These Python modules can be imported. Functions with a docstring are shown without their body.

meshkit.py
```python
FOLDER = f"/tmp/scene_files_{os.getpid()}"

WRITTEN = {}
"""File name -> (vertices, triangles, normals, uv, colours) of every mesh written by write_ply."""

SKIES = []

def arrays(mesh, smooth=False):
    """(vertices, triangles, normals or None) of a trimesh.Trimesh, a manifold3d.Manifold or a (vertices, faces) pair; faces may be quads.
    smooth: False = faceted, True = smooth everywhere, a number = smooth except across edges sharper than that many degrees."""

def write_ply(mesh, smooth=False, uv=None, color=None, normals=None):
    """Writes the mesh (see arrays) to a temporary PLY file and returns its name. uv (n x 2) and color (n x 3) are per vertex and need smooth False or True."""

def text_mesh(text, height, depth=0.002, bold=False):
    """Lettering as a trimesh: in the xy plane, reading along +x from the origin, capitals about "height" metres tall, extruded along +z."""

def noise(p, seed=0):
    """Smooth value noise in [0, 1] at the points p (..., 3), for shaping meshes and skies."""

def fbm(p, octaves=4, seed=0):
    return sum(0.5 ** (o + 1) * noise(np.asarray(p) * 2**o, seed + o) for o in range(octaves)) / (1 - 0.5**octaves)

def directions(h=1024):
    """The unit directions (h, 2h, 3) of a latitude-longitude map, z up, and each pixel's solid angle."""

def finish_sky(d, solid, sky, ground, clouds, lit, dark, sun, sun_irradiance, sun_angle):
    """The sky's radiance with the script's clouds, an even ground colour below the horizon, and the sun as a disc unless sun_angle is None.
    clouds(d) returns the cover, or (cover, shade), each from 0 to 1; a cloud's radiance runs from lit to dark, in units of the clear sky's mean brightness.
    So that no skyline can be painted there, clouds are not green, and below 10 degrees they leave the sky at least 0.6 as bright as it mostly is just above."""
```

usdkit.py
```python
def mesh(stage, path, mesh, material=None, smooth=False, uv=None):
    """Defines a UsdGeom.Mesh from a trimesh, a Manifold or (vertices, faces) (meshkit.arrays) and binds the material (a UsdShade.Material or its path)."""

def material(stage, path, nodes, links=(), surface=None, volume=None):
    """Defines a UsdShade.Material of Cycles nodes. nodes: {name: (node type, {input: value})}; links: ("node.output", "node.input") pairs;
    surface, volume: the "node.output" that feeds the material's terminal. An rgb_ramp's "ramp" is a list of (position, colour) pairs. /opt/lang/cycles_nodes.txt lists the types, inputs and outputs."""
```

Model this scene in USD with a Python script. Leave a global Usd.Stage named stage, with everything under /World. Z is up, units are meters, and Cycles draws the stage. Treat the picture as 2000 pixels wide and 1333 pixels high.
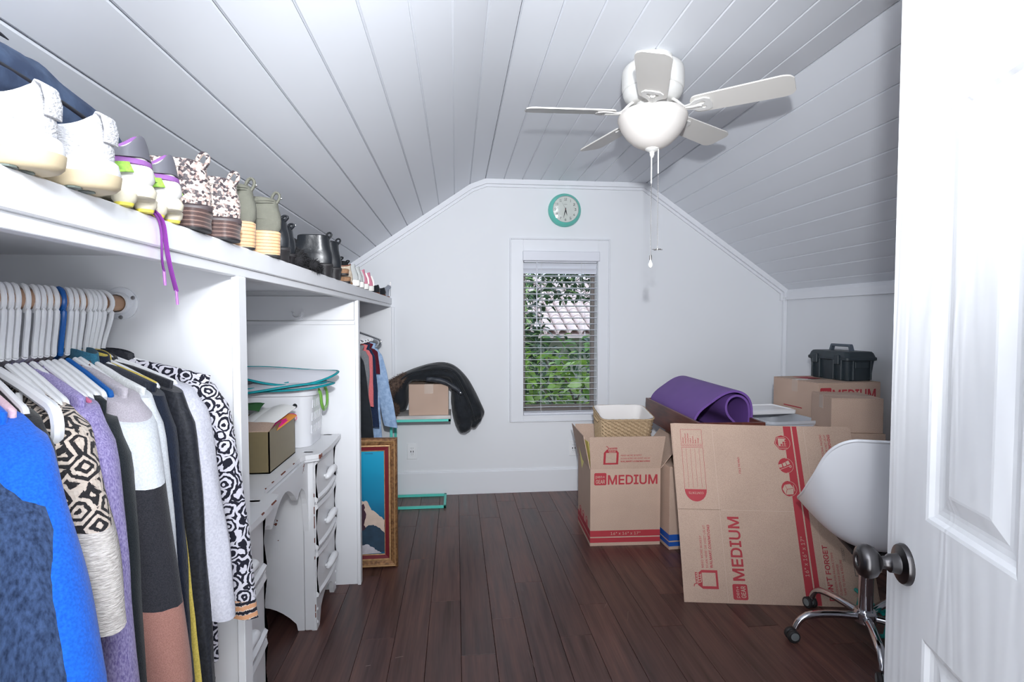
import math, random
import numpy as np, trimesh, manifold3d as m3
from shapely.geometry import Polygon, Point, box as sbox
from pxr import Usd, UsdGeom, UsdLux, Gf, Sdf
import usdkit, meshkit
from meshkit import fbm, noise, text_mesh

stage = Usd.Stage.CreateInMemory()
UsdGeom.SetStageUpAxis(stage, UsdGeom.Tokens.z)
UsdGeom.SetStageMetersPerUnit(stage, 1.0)
UsdGeom.Xform.Define(stage, '/World')
# ------------------------------------------------------------------ camera, lights, exposure
cam = UsdGeom.Camera.Define(stage, '/World/Camera')
cam.AddTranslateOp().Set((0, 0, 1.288)); cam.AddRotateZOp().Set(-5.912); cam.AddRotateXOp().Set(90 - 2.204)
cam.CreateHorizontalApertureAttr(36.0); cam.CreateVerticalApertureAttr(24.0)
cam.CreateFocalLengthAttr(36 * 1060.3 / 2000)
cam.CreateClippingRangeAttr((0.05, 200.0))
cam.CreateExposureAttr(0.08)
sky = UsdLux.DomeLight.Define(stage, '/World/SkyLight'); sky.CreateColorAttr((0.62, 0.78, 1.0)); sky.CreateIntensityAttr(1.1)
sun = UsdLux.DistantLight.Define(stage, '/World/SunLight'); sun.CreateIntensityAttr(10.0); sun.CreateAngleAttr(0.53)
sun.CreateColorAttr((1.0, 0.95, 0.85)); sun.AddRotateZOp().Set(-35); sun.AddRotateXOp().Set(38)
flash = UsdLux.SphereLight.Define(stage, '/World/CameraFlash')          # zoomed flash just above the camera
flash.CreateRadiusAttr(0.03); flash.CreateIntensityAttr(7900.0); flash.CreateColorAttr((0.94, 0.965, 1.0)); flash.AddTranslateOp().Set((0.02, -0.05, 1.57))
flash.AddRotateZOp().Set(-10.5); flash.AddRotateXOp().Set(91)
shp = UsdLux.ShapingAPI.Apply(flash.GetPrim()); shp.CreateShapingConeAngleAttr(41.0); shp.CreateShapingConeSoftnessAttr(1.0)
hall = UsdLux.RectLight.Define(stage, '/World/HallLight')               # unseen light behind the camera, placed to light the room through the doorway
hall.CreateWidthAttr(0.45); hall.CreateHeightAttr(1.9); hall.CreateIntensityAttr(5.4); hall.CreateColorAttr((0.93, 0.965, 1.0))
hall.AddTranslateOp().Set((-0.02, -0.14, 1.04)); hall.AddRotateZOp().Set(2); hall.AddRotateXOp().Set(90)
unseen_uplight = UsdLux.RectLight.Define(stage, '/World/BounceFlash')           # unseen light above the camera, placed to brighten the left ceiling slope
unseen_uplight.CreateWidthAttr(0.3); unseen_uplight.CreateHeightAttr(0.3); unseen_uplight.CreateIntensityAttr(78.0); unseen_uplight.CreateColorAttr((0.93, 0.965, 1.0))
unseen_uplight.AddTranslateOp().Set((0.02, -0.05, 1.72)); unseen_uplight.AddRotateZOp().Set(36); unseen_uplight.AddRotateXOp().Set(133)
lamp = UsdLux.SphereLight.Define(stage, '/World/FanBulb')
lamp.CreateRadiusAttr(0.022); lamp.CreateIntensityAttr(3.5); lamp.CreateColorAttr((1.0, 0.66, 0.38)); lamp.AddTranslateOp().Set((0.735, 2.07, 2.052))

# ------------------------------------------------------------------ naming, things, parts
_n = {}
def uniq(parent, name):
    k = parent + '/' + name; n = _n.get(k, 0); _n[k] = n + 1
    return k if n == 0 else f'{k}_{n:03d}'
def setd(path, label=None, cat=None, group=None, kind=None):
    p = stage.GetPrimAtPath(path)
    for k, v in (('label', label), ('category', cat), ('group', group), ('kind', kind)):
        if v: p.SetCustomDataByKey(k, v)
def thing(name, label=None, cat=None, loc=(0, 0, 0), rz=0, group=None, kind=None):
    path = uniq('/World', name)
    x = UsdGeom.Xform.Define(stage, path); x.AddTranslateOp().Set(tuple(map(float, loc))); x.AddRotateZOp().Set(float(rz))
    setd(path, label, cat, group, kind)
    return path
def part(parent, name, mesh, mat, smooth=30, label=None, kind=None):
    path = uniq(parent, name)
    usdkit.mesh(stage, path, mesh, mat, smooth)
    setd(path, label, None, None, kind)
    return path
def solo(name, mesh, mat, label, cat, group=None, smooth=30, kind=None):
    path = uniq('/World', name)
    usdkit.mesh(stage, path, mesh, mat, smooth); setd(path, label, cat, group, kind)
    return path
def copy(src, loc, rz, label=None, group=None):
    base = src.rsplit('/', 1)[1].rstrip('0123456789').rstrip('_')
    path = uniq('/World', base)
    x = UsdGeom.Xform.Define(stage, path); p = x.GetPrim()
    p.GetReferences().AddInternalReference(src); p.SetInstanceable(True)
    x.ClearXformOpOrder(); x.AddTranslateOp().Set(tuple(map(float, loc))); x.AddRotateZOp().Set(float(rz))
    setd(path, label, None, group)
    return path

# ------------------------------------------------------------------ materials
def S(r, g, b):
    return tuple((c / 255 / 12.92) if c / 255 <= 0.04045 else ((c / 255 + 0.055) / 1.055) ** 2.4 for c in (r, g, b))
def M(name, col, rough=0.5, var=0.0, scale=30.0, bump=0.0, bscale=None, stretch=(1, 1, 1), metal=0.0, col2=None, detail=3.0, sheen=0.0, ramp=None, spec=0.5, **kw):
    nodes = {'p': ('principled_bsdf', dict(base_color=col, roughness=rough, metallic=metal, sheen_weight=sheen, specular_ior_level=spec, **kw))}
    links = []
    if var or col2 or bump:
        nodes['tc'] = ('texture_coordinate', {})
        nodes['mp'] = ('mapping', {'scale': stretch})
        links += [('tc.object', 'mp.vector')]
    if var or col2:
        nodes['n'] = ('noise_texture', {'scale': scale, 'detail': detail})
        c2 = col2 or tuple(c * (1 - var) for c in col)
        nodes['r'] = ('rgb_ramp', {'ramp': ramp or [(0.3, c2), (0.7, col)]})
        links += [('mp.vector', 'n.vector'), ('n.fac', 'r.fac'), ('r.color', 'p.base_color')]
    if bump:
        nodes['nb'] = ('noise_texture', {'scale': bscale or scale, 'detail': 3.0})
        nodes['b'] = ('bump', {'strength': bump, 'distance': 0.004})
        links += [('mp.vector', 'nb.vector'), ('nb.fac', 'b.height'), ('b.normal', 'p.normal')]
    return usdkit.material(stage, '/World/Looks/' + name, nodes, links, surface='p.BSDF')

WHITE = S(232, 233, 236)
m_wall = M('wall_paint', S(231, 233, 237), 0.55, bump=0.04, bscale=60)
m_ceil = M('ceiling_paint', S(226, 229, 235), 0.42, bump=0.03, bscale=25)
m_trim = M('trim_paint', S(232, 234, 239), 0.38)
m_closet = M('closet_paint', S(236, 237, 240), 0.42, bump=0.04, bscale=40, stretch=(1, 1, .15))
m_backing = M('ceiling_gap_backing', S(150, 153, 160), 0.7)
m_glue = M('subfloor', S(35, 20, 18), 0.8)
m_hall = M('hall_paint', S(230, 232, 236), 0.6)

# ------------------------------------------------------------------ mesh helpers
def cat(*ms):
    ms = [x for m in ms for x in (m if isinstance(m, (list, tuple)) else [m])]
    return trimesh.util.concatenate(ms) if len(ms) > 1 else ms[0]
def hull(pts):
    return trimesh.convex.convex_hull(np.asarray(pts, float))
def bx(x0, x1, y0, y1, z0, z1, b=0.0):
    if b <= 0:
        m = trimesh.creation.box([x1 - x0, y1 - y0, z1 - z0]); m.apply_translation([(x0 + x1) / 2, (y0 + y1) / 2, (z0 + z1) / 2]); return m
    pts = []
    for x, sx in ((x0, 1), (x1, -1)):
        for y, sy in ((y0, 1), (y1, -1)):
            for z, sz in ((z0, 1), (z1, -1)):
                pts += [(x + sx * b, y + sy * b, z), (x + sx * b, y, z + sz * b), (x, y + sy * b, z + sz * b)]
    return hull(pts)
def mv(m, x=0, y=0, z=0):
    m = m.copy(); m.apply_translation([x, y, z]); return m
def rot(m, deg, axis=(0, 0, 1), pt=(0, 0, 0)):
    m = m.copy(); m.apply_transform(trimesh.transformations.rotation_matrix(math.radians(deg), axis, pt)); return m
def frame(m, o, ex, ey, ez=None):
    """mesh drawn in local axes -> origin o, axes ex, ey, ez"""
    ex, ey = np.asarray(ex, float), np.asarray(ey, float)
    ez = np.cross(ex, ey) if ez is None else np.asarray(ez, float)
    T = np.eye(4); T[:3, 0], T[:3, 1], T[:3, 2], T[:3, 3] = ex, ey, ez, o
    m = m.copy(); m.apply_transform(T)
    return m
def tube(pts, r, n=8, closed=False, flat=1.0, up=None):
    """swept tube through pts; r scalar or per point; flat squashes along the frame's second axis"""
    P = np.asarray(pts, float); k = len(P)
    r = np.broadcast_to(np.asarray(r, float), (k,))
    if closed: T = np.roll(P, -1, 0) - np.roll(P, 1, 0)
    else: T = np.gradient(P, axis=0)
    T /= np.maximum(np.linalg.norm(T, axis=1, keepdims=True), 1e-9)
    a = np.array(up if up is not None else ((0, 0, 1) if abs(T[0][2]) < 0.9 else (1, 0, 0)), float)
    rings = []
    u = np.cross(T[0], a); u /= np.linalg.norm(u)
    for i in range(k):
        u = u - T[i] * (u @ T[i]); u /= max(np.linalg.norm(u), 1e-9)
        v = np.cross(T[i], u)
        ph = np.arange(n) * 2 * np.pi / n
        rings.append(P[i] + r[i] * (np.cos(ph)[:, None] * u + flat * np.sin(ph)[:, None] * v))
    return loft(rings, closed=closed)
def loft(rings, cap=True, closed=False):
    R = np.asarray(rings, float); k, n = R.shape[:2]
    V = R.reshape(-1, 3); F = []
    m = k if closed else k - 1
    for i in range(m):
        a, b = i * n, ((i + 1) % k) * n
        j = np.arange(n); j2 = (j + 1) % n
        F.append(np.stack([a + j, a + j2, b + j2], 1)); F.append(np.stack([a + j, b + j2, b + j], 1))
    F = np.vstack(F)
    if cap and not closed:
        c0, c1 = len(V), len(V) + 1
        V = np.vstack([V, R[0].mean(0), R[-1].mean(0)])
        j = np.arange(n); j2 = (j + 1) % n
        F = np.vstack([F, np.stack([j2, j, np.full(n, c0)], 1), np.stack([(k - 1) * n + j, (k - 1) * n + j2, np.full(n, c1)], 1)])
    m = trimesh.Trimesh(V, F, process=False)
    try:
        if cap and not closed and m.volume < 0 or closed and m.volume < 0: m.invert()
    except Exception: pass
    return m
def lathe(prof, n=28):
    """profile [(r, z)] revolved round z"""
    ph = np.arange(n) * 2 * np.pi / n
    closed = prof[0] == prof[-1]
    if closed: prof = prof[:-1]
    rings = [np.stack([max(r, 1e-5) * np.cos(ph), max(r, 1e-5) * np.sin(ph), np.full(n, z)], 1) for r, z in prof]
    return loft(rings, closed=closed)
def prism(poly, h, n=None):
    if hasattr(poly, 'geoms'): return cat([prism(g, h) for g in poly.geoms if g.area > 1e-9])
    poly = poly if hasattr(poly, 'exterior') else Polygon(poly)
    poly = poly.buffer(0)
    if hasattr(poly, 'geoms'): return prism(poly, h)
    return trimesh.creation.extrude_polygon(poly.buffer(0), h, engine='earcut')
def prism_y(pts, y0, y1):
    """polygon in (x, z) extruded along y"""
    m = prism(pts, y1 - y0)
    v = m.vertices.copy(); m.vertices = np.stack([v[:, 0], y0 + v[:, 2], v[:, 1]], 1); m.invert()
    return m
def prism_x(pts, x0, x1):
    """polygon in (y, z) extruded along x"""
    m = prism(pts, x1 - x0)
    v = m.vertices.copy(); m.vertices = np.stack([x0 + v[:, 2], v[:, 0], v[:, 1]], 1)
    return m
def grid(P):
    P = np.asarray(P, float); a, b = P.shape[:2]
    i = np.arange(a * b).reshape(a, b)
    q = np.stack([i[:-1, :-1], i[1:, :-1], i[1:, 1:], i[:-1, 1:]], -1).reshape(-1, 4)
    return P.reshape(-1, 3), np.vstack([q[:, [0, 1, 2]], q[:, [0, 2, 3]]])
def solid(P, t):
    """a grid surface given thickness t along its normals"""
    P = np.asarray(P, float)
    du, dv = np.gradient(P, axis=0), np.gradient(P, axis=1)
    N = np.cross(du, dv); N /= np.maximum(np.linalg.norm(N, axis=2, keepdims=True), 1e-9)
    A, B = P + N * t / 2, P - N * t / 2
    va, fa = grid(A); vb, fb = grid(B)
    a, b = P.shape[:2]; n = a * b
    F = [fa, fb[:, ::-1] + n]
    idx = np.arange(n).reshape(a, b)
    rim = np.concatenate([idx[0, :], idx[1:, -1], idx[-1, -2::-1], idx[-2:0:-1, 0]])
    r2 = np.roll(rim, -1)
    F += [np.stack([rim, rim + n, r2 + n], 1), np.stack([rim, r2 + n, r2], 1)]
    m = trimesh.Trimesh(np.vstack([va, vb]), np.vstack(F), process=False)
    if m.volume < 0: m.invert()
    return m
def blob(chains, edge=0.02, it=6, seed=0, amp=0.0, sc=20):
    """union of hulls of spheres, smoothed; chains: lists of (point, radius)"""
    man = None
    for ch in chains:
        for (p, r), (q, s) in zip(ch[:-1], ch[1:]):
            h = m3.Manifold.batch_hull([m3.Manifold.sphere(r, 14).translate(tuple(map(float, p))), m3.Manifold.sphere(s, 14).translate(tuple(map(float, q)))])
            man = h if man is None else man + h
    man = man.refine_to_length(edge)
    me = man.to_mesh(); m = trimesh.Trimesh(me.vert_properties[:, :3], me.tri_verts)
    trimesh.smoothing.filter_taubin(m, iterations=it)
    if amp:
        d = (fbm(m.vertices * sc, 3, seed) - 0.5) * 2 * amp
        m.vertices = m.vertices + m.vertex_normals * d[:, None]
    return m
def spline(pts, n=24):
    from scipy.interpolate import CubicSpline
    P = np.asarray(pts, float); d = np.r_[0, np.cumsum(np.linalg.norm(np.diff(P, axis=0), axis=1))]
    return CubicSpline(d, P)(np.linspace(0, d[-1], n))
def rrect(x0, x1, y0, y1, r, k=5):
    return sbox(x0 + r, y0 + r, x1 - r, y1 - r).buffer(r, quad_segs=k)
def text(s, width, height, o, ex, ey, bold=False, depth=0.0006):
    """lettering that reads along ex, capitals up along ey, lower left at o, fitted to width x height"""
    m = text_mesh(s, height, depth, bold)
    w = m.bounds[1][0] - m.bounds[0][0]
    m.apply_translation([-m.bounds[0][0], 0, 0]); m.apply_scale([width / w, 1, 1])
    return frame(m, o, ex, ey)
def flatp(poly, h, o, ex, ey):
    """a thin printed shape of thickness h on the plane (ex, ey) at o"""
    return frame(prism(poly, h), o, ex, ey)
# ------------------------------------------------------------------ the room shell
m_floor = usdkit.material(stage, '/World/Looks/dark_floor', {
    'tc': ('texture_coordinate', {}), 'oi': ('object_info', {}),
    'cx': ('combine_xyz', {}), 'mo': ('math', {'math_type': 'multiply', 'value2': 37.0}),
    'va': ('mix', {'mix_type': 'add', 'fac': 1.0}),
    'mp': ('mapping', {'scale': (28.0, 1.6, 6.0)}), 'n1': ('noise_texture', {'scale': 1.0, 'detail': 4.0, 'roughness': 0.55}),
    'mp2': ('mapping', {'scale': (140.0, 5.0, 6.0)}), 'n2': ('noise_texture', {'scale': 1.0, 'detail': 2.0}),
    'r1': ('rgb_ramp', {'ramp': [(0.25, S(60, 41, 40)), (0.5, S(89, 60, 55)), (0.75, S(113, 79, 71))]}),
    'r2': ('rgb_ramp', {'ramp': [(0.3, (0.80, 0.80, 0.80)), (0.7, (1.1, 1.08, 1.06))]}),
    'mm': ('mix', {'mix_type': 'multiply', 'fac': 1.0}),
    'rr': ('rgb_ramp', {'ramp': [(0.0, (0.78, 0.78, 0.80)), (1.0, (1.18, 1.15, 1.12))]}),
    'm2': ('mix', {'mix_type': 'multiply', 'fac': 1.0}),
    'b': ('bump', {'strength': 0.10, 'distance': 0.002}),
    'ro': ('map_range', {'from_min': 0.3, 'from_max': 0.7, 'to_min': 0.30, 'to_max': 0.42}),
    'p': ('principled_bsdf', {'specular_ior_level': 0.5})},
    [('oi.random', 'mo.value1'), ('mo.value', 'cx.y'), ('mo.value', 'cx.x'), ('tc.object', 'va.color1'), ('cx.vector', 'va.color2'),
     ('va.color', 'mp.vector'), ('mp.vector', 'n1.vector'), ('va.color', 'mp2.vector'), ('mp2.vector', 'n2.vector'),
     ('n1.fac', 'r1.fac'), ('n2.fac', 'r2.fac'), ('r1.color', 'mm.color1'), ('r2.color', 'mm.color2'),
     ('oi.random', 'rr.fac'), ('mm.color', 'm2.color1'), ('rr.color', 'm2.color2'), ('m2.color', 'p.base_color'),
     ('n2.fac', 'b.height'), ('b.normal', 'p.normal'), ('n1.fac', 'ro.value'), ('ro.result', 'p.roughness')], surface='p.BSDF')
rnd = random.Random(4)
floor = thing('floor', 'dark reddish brown wooden plank floor running to the back wall', 'floor', kind='structure')
part(floor, 'subfloor', bx(-1.06, 2.62, -1.75, 4.0, -0.03, -0.0125), m_glue)
x0 = 0.016 - 0.1335 * 8
k = 0
while x0 < 2.56:
    xa, xb = x0 + .0006, min(x0 + .1335, 2.59) - .0006
    y = -0.2 - rnd.random() * 1.1
    while y < 4.0:
        L = rnd.choice([0.9, 1.2, 1.2, 1.5])
        ya, yb = max(y, -0.15) + .0006, min(y + L, 3.999) - .0006
        if yb - ya > 0.05:
            part(floor, 'plank', bx(xa, xb, ya, yb, -0.0125, rnd.uniform(-.0003, .0002), 0.0011), m_floor, False)
        y += L
    x0 += .1335
# a few pale scratches worn into the boards
m_scratch = M('scratch', S(150, 128, 122), 0.6)
sc = []
for (sx, sy, ln, an, w) in ((0.28, 2.0, .11, 95, .0011), (0.26, 2.42, .035, 100, .0012), (0.67, 2.35, .05, 60, .001), (0.74, 2.25, .08, 70, .0008), (-.33, 2.02, .018, 10, .003), (-.22, 2.06, .03, 15, .0025), (.36, 1.72, .006, 0, .004), (.12, 1.75, .006, 30, .003), (.62, 1.62, .007, 70, .003), (.6, 1.8, .012, 80, .002)):
    sc.append(mv(rot(bx(-ln / 2, ln / 2, -w / 2, w / 2, 0, .0003), an), sx, sy, 0.0003))
part(floor, 'scratch', cat(sc), m_scratch, False, kind='stuff')

# ---- ceiling: left slope, easing board, flat, right slope, each board a part
def slope_pts():
    L = [(0.2175, 2.3115), (0.105, 2.268)]
    x, z = 0.105, 2.268
    while z > 1.43:
        x -= .1113; z -= .0762; L.append((x, z))
    L = L[::-1]
    F = [(0.352 + .1345 * i, 2.3115) for i in range(9)]
    F[-1] = (1.418, 2.3115)
    R = [(1.418 + .1077 * i, 2.3115 - .0745 * i) for i in range(1, 11)] + [(2.575, 1.508)]
    return L + F + R
CP = slope_pts()
ceiling = thing('ceiling', 'white tongue and groove board ceiling with sloped sides', 'ceiling', kind='structure')
def board(a, b):
    a, b = np.array(a), np.array(b); d = b - a; w = np.linalg.norm(d); d = d / w
    nrm = np.array([-d[1], d[0]])               # up, away from the room
    if nrm[1] < 0: nrm = -nrm
    g, c, h = .0006, .0052, .013
    pts = [(g, c * 1.1), (g + .0015, c * .9), (c, 0), (w - c * .7, 0), (w - g, c * .8), (w - g, h), (g, h)]
    return [tuple(a + d * s + nrm * t) for s, t in pts]
for a, b in zip(CP[:-1], CP[1:]):
    part(ceiling, 'board', prism_y(board(a, b), .10, 4.0), m_ceil, False)
bk = [(x, z + .0135) for x, z in CP]; bk2 = [(x * 1.0, z + .06) for x, z in CP[::-1]]
part(ceiling, 'backing', prism_y([(bk[0][0] - .06, bk[0][1] - .04)] + bk + [(2.66, 1.45), (2.66, 1.56)] + bk2 + [(bk[0][0] - .06, bk[0][1] + .06)], .10, 4.1), m_backing, False)

outline = Polygon([(-1.02, 0), (2.56, 0), (2.56, 1.52)] + [p for p in CP[::-1] if -1.02 < p[0] < 2.56] + [(-1.02, 1.497)])
def wall_poly(grow=0.0):
    return outline.buffer(grow, join_style=2)
# back wall with the window opening
WX0, WX1, WZ0, WZ1 = 0.497, 1.060, 0.575, 1.795
back = wall_poly(.05).difference(sbox(WX0, WZ0, WX1, WZ1))
def poly_y(poly, y0, y1):
    m = prism(poly, y1 - y0); v = m.vertices.copy()
    m.vertices = np.stack([v[:, 0], y0 + v[:, 2], v[:, 1]], 1); m.invert(); return m
solo('wall_back', poly_y(back, 4.0, 4.13), m_wall, 'white painted gable wall with the window and clock', 'wall', kind='structure', smooth=False)
solo('wall_right', bx(2.56, 2.64, .10, 4.0, -.03, 1.56), m_wall, 'low white knee wall on the right', 'wall', kind='structure', smooth=False)
solo('wall_left', bx(-1.08, -1.02, .10, 4.0, -.03, 1.47), m_closet, 'white back wall of the closet on the left', 'wall', kind='structure', smooth=False)
front = wall_poly(.05).difference(sbox(-0.27, -0.05, 0.575, 2.06).intersection(sbox(-1, -1, 2, 2.06)))
solo('wall_front', poly_y(front, -.02, .12), m_wall, 'white wall around the doorway', 'wall', kind='structure', smooth=False)
hallm = cat(bx(-1.0, -.94, -1.75, -.02, 0, 2.45), bx(1.3, 1.36, -1.75, -.02, 0, 2.45), bx(-1.0, 1.36, -1.81, -1.75, 0, 2.45), bx(-1.0, 1.36, -1.81, -.02, 2.45, 2.5))
solo('wall_hall', hallm, m_hall, 'white walls of the hall outside the doorway', 'wall', kind='structure', smooth=False)
# trims
inner = outline.buffer(-.034, join_style=2)
band = outline.difference(inner).intersection(sbox(-1.0, 1.46, 2.6, 2.4))
inner2 = outline.buffer(-.052, join_style=2); band2 = outline.difference(inner2).intersection(sbox(-1.0, 1.44, 2.6, 2.4))
solo('trim_1', cat(poly_y(band, 3.962, 4.0), poly_y(band2, 3.984, 4.0)), m_trim, 'white strip following the ceiling line on the back wall', 'trim', kind='structure', smooth=False)
solo('trim_2', prism_y([(2.56, 1.445), (2.540, 1.445), (2.540, 1.497), (2.552, 1.522), (2.575, 1.53)], .12, 3.98), m_trim, 'white strip under the right ceiling slope', 'trim', kind='structure', smooth=False)
solo('trim_3', bx(2.530, 2.560, 3.978, 4.0, .165, 1.46, .003), m_trim, 'narrow upright white strip in the right back corner', 'trim', kind='structure', smooth=False)
solo('trim_4', bx(-.463, -.440, 3.985, 4.0, 0, 1.383, .003), m_trim, 'narrow upright white strip beside the closet end', 'trim', kind='structure', smooth=False)
solo('baseboard_back', prism_x([(3.985, 0), (4.0, 0), (4.0, .172), (3.992, .172), (3.985, .163)], -.44, 2.56), m_trim, 'white baseboard along the back wall', 'baseboard', kind='structure', smooth=False)
solo('baseboard_right', prism_y([(2.545, 0), (2.56, 0), (2.56, .172), (2.552, .172), (2.545, .163)], .12, 3.985), m_trim, 'white baseboard along the knee wall', 'baseboard', kind='structure', smooth=False)

# ---- window
m_sash = M('window_sash', S(116, 108, 104), 0.5)
m_pane = usdkit.material(stage, '/World/Looks/window_glass', {'t': ('transparent_bsdf', {'color': (0.96, 0.98, 0.97)}), 'g': ('glossy_bsdf', {'roughness': 0.02, 'color': (1, 1, 1)}), 'f': ('fresnel', {'IOR': 1.45}), 'm': ('mix_closure', {})}, [('f.fac', 'm.fac'), ('t.BSDF', 'm.closure1'), ('g.BSDF', 'm.closure2')], surface='m.closure')
win = thing('window_1', 'narrow white-trimmed window in the back wall', 'window', kind='structure')
part(win, 'casing', bx(.405, .497, 3.986, 4.0, .537, 1.882, .002), m_trim, False)
part(win, 'casing', bx(1.060, 1.140, 3.986, 4.0, .537, 1.882, .002), m_trim, False)
part(win, 'casing', bx(.497, 1.060, 3.986, 4.0, 1.795, 1.882, .002), m_trim, False)
part(win, 'casing', bx(.497, 1.060, 3.986, 4.0, .537, .577, .002), m_trim, False)
bd = [bx(.395, .405, 3.978, 4.0, .530, 1.892, .003), bx(1.140, 1.150, 3.978, 4.0, .530, 1.892, .003), bx(.405, 1.14, 3.978, 4.0, 1.882, 1.892, .003), bx(.405, 1.14, 3.980, 4.0, .530, .537, .002)]
part(win, 'casing_bead', cat(bd), m_trim, False)
part(win, 'jamb', cat(bx(.490, .499, 4.0, 4.13, .57, 1.80), bx(1.058, 1.067, 4.0, 4.13, .57, 1.80), bx(.497, 1.06, 4.0, 4.13, 1.793, 1.80), bx(.497, 1.06, 4.0, 4.13, .57, .577)), m_trim, False)
part(win, 'sash', cat(bx(.499, .525, 4.085, 4.12, .577, 1.793, .004), bx(1.030, 1.058, 4.085, 4.12, .577, 1.793, .004), bx(.525, 1.03, 4.085, 4.12, .577, .64, .004), bx(.525, 1.03, 4.085, 4.12, 1.72, 1.793, .004)), m_sash, False)
part(win, 'pane', bx(.52, 1.035, 4.100, 4.104, .635, 1.725), m_pane, False)

m_blind = M('blind_white', S(226, 228, 236), 0.4)
m_cord = M('cord', S(225, 226, 228), 0.7)
bl = thing('window_blind', 'white slatted blind hanging in the window, slats open', 'window blind')
part(bl, 'valance', bx(.490, 1.066, 3.955, 3.985, 1.724, 1.795, .004), m_blind, False)
part(bl, 'headrail', bx(.503, 1.054, 4.0, 4.04, 1.715, 1.765, .003), m_blind, False)
def slat(z, tilt=-7.0, d=.0475):
    y = np.linspace(-d / 2, d / 2, 5); zz = .0022 * (1 - (y / (d / 2)) ** 2)
    pts = list(zip(y, zz)) + list(zip(y[::-1], zz[::-1] - .0026))
    return mv(rot(prism_x(pts, .501, 1.056), tilt, (1, 0, 0)), 0, 4.022, z)
part(bl, 'slat', slat(1.693, -55), m_blind, 25); part(bl, 'slat', slat(1.655, -50), m_blind, 25)
for i in range(23):
    part(bl, 'slat', slat(1.618 - .0447 * i), m_blind, 25)
for z in (.603, .596):
    part(bl, 'slat', slat(z, 0), m_blind, 25)
part(bl, 'bottom_rail', bx(.501, 1.056, 3.998, 4.046, .578, .594, .004), m_blind, False)
for x in (.635, .935):
    part(bl, 'ladder_cord', cat(tube([(x, 3.999, 1.72), (x, 3.999, .59)], .0011, 5), tube([(x, 4.046, 1.72), (x, 4.046, .59)], .0011, 5)), m_cord)
part(bl, 'tilt_wand', tube([(.598, 3.993, 1.715), (.598, 3.990, 1.23)], .0042, 8), m_blind, label='white plastic tilt wand')
part(bl, 'pull_cord', tube([(.962, 3.993, 1.715), (.962, 3.992, 1.2)], .0012, 5), m_cord)
part(bl, 'cord_tassel', mv(lathe([(0.0001, 0), (.006, .002), (.004, .03), (.0001, .032)], 10), .962, 3.992, 1.17), m_blind)

# ---- door, ajar at the right
m_door = usdkit.material(stage, '/World/Looks/door_paint', {
    'tc': ('texture_coordinate', {}), 'mp': ('mapping', {'scale': (1.0, 1.0, 0.10)}),
    'n': ('noise_texture', {'scale': 9.0, 'detail': 2.0, 'distortion': 0.4}), 'ml': ('math', {'math_type': 'multiply', 'value2': 60.0}), 'si': ('math', {'math_type': 'sine'}),
    'b': ('bump', {'strength': 0.16, 'distance': 0.0016}), 'p': ('principled_bsdf', {'base_color': S(228, 229, 232), 'roughness': 0.42})},
    [('tc.object', 'mp.vector'), ('mp.vector', 'n.vector'), ('n.fac', 'ml.value1'), ('ml.value', 'si.value1'), ('si.value', 'b.height'), ('b.normal', 'p.normal')], surface='p.BSDF')
m_knob = M('dark_nickel', S(92, 90, 91), 0.27, metal=1.0)
door = thing('door_1', 'white six panel door standing open at the right', 'door', (.758, .872, 0), 252.6, kind='structure')
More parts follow.
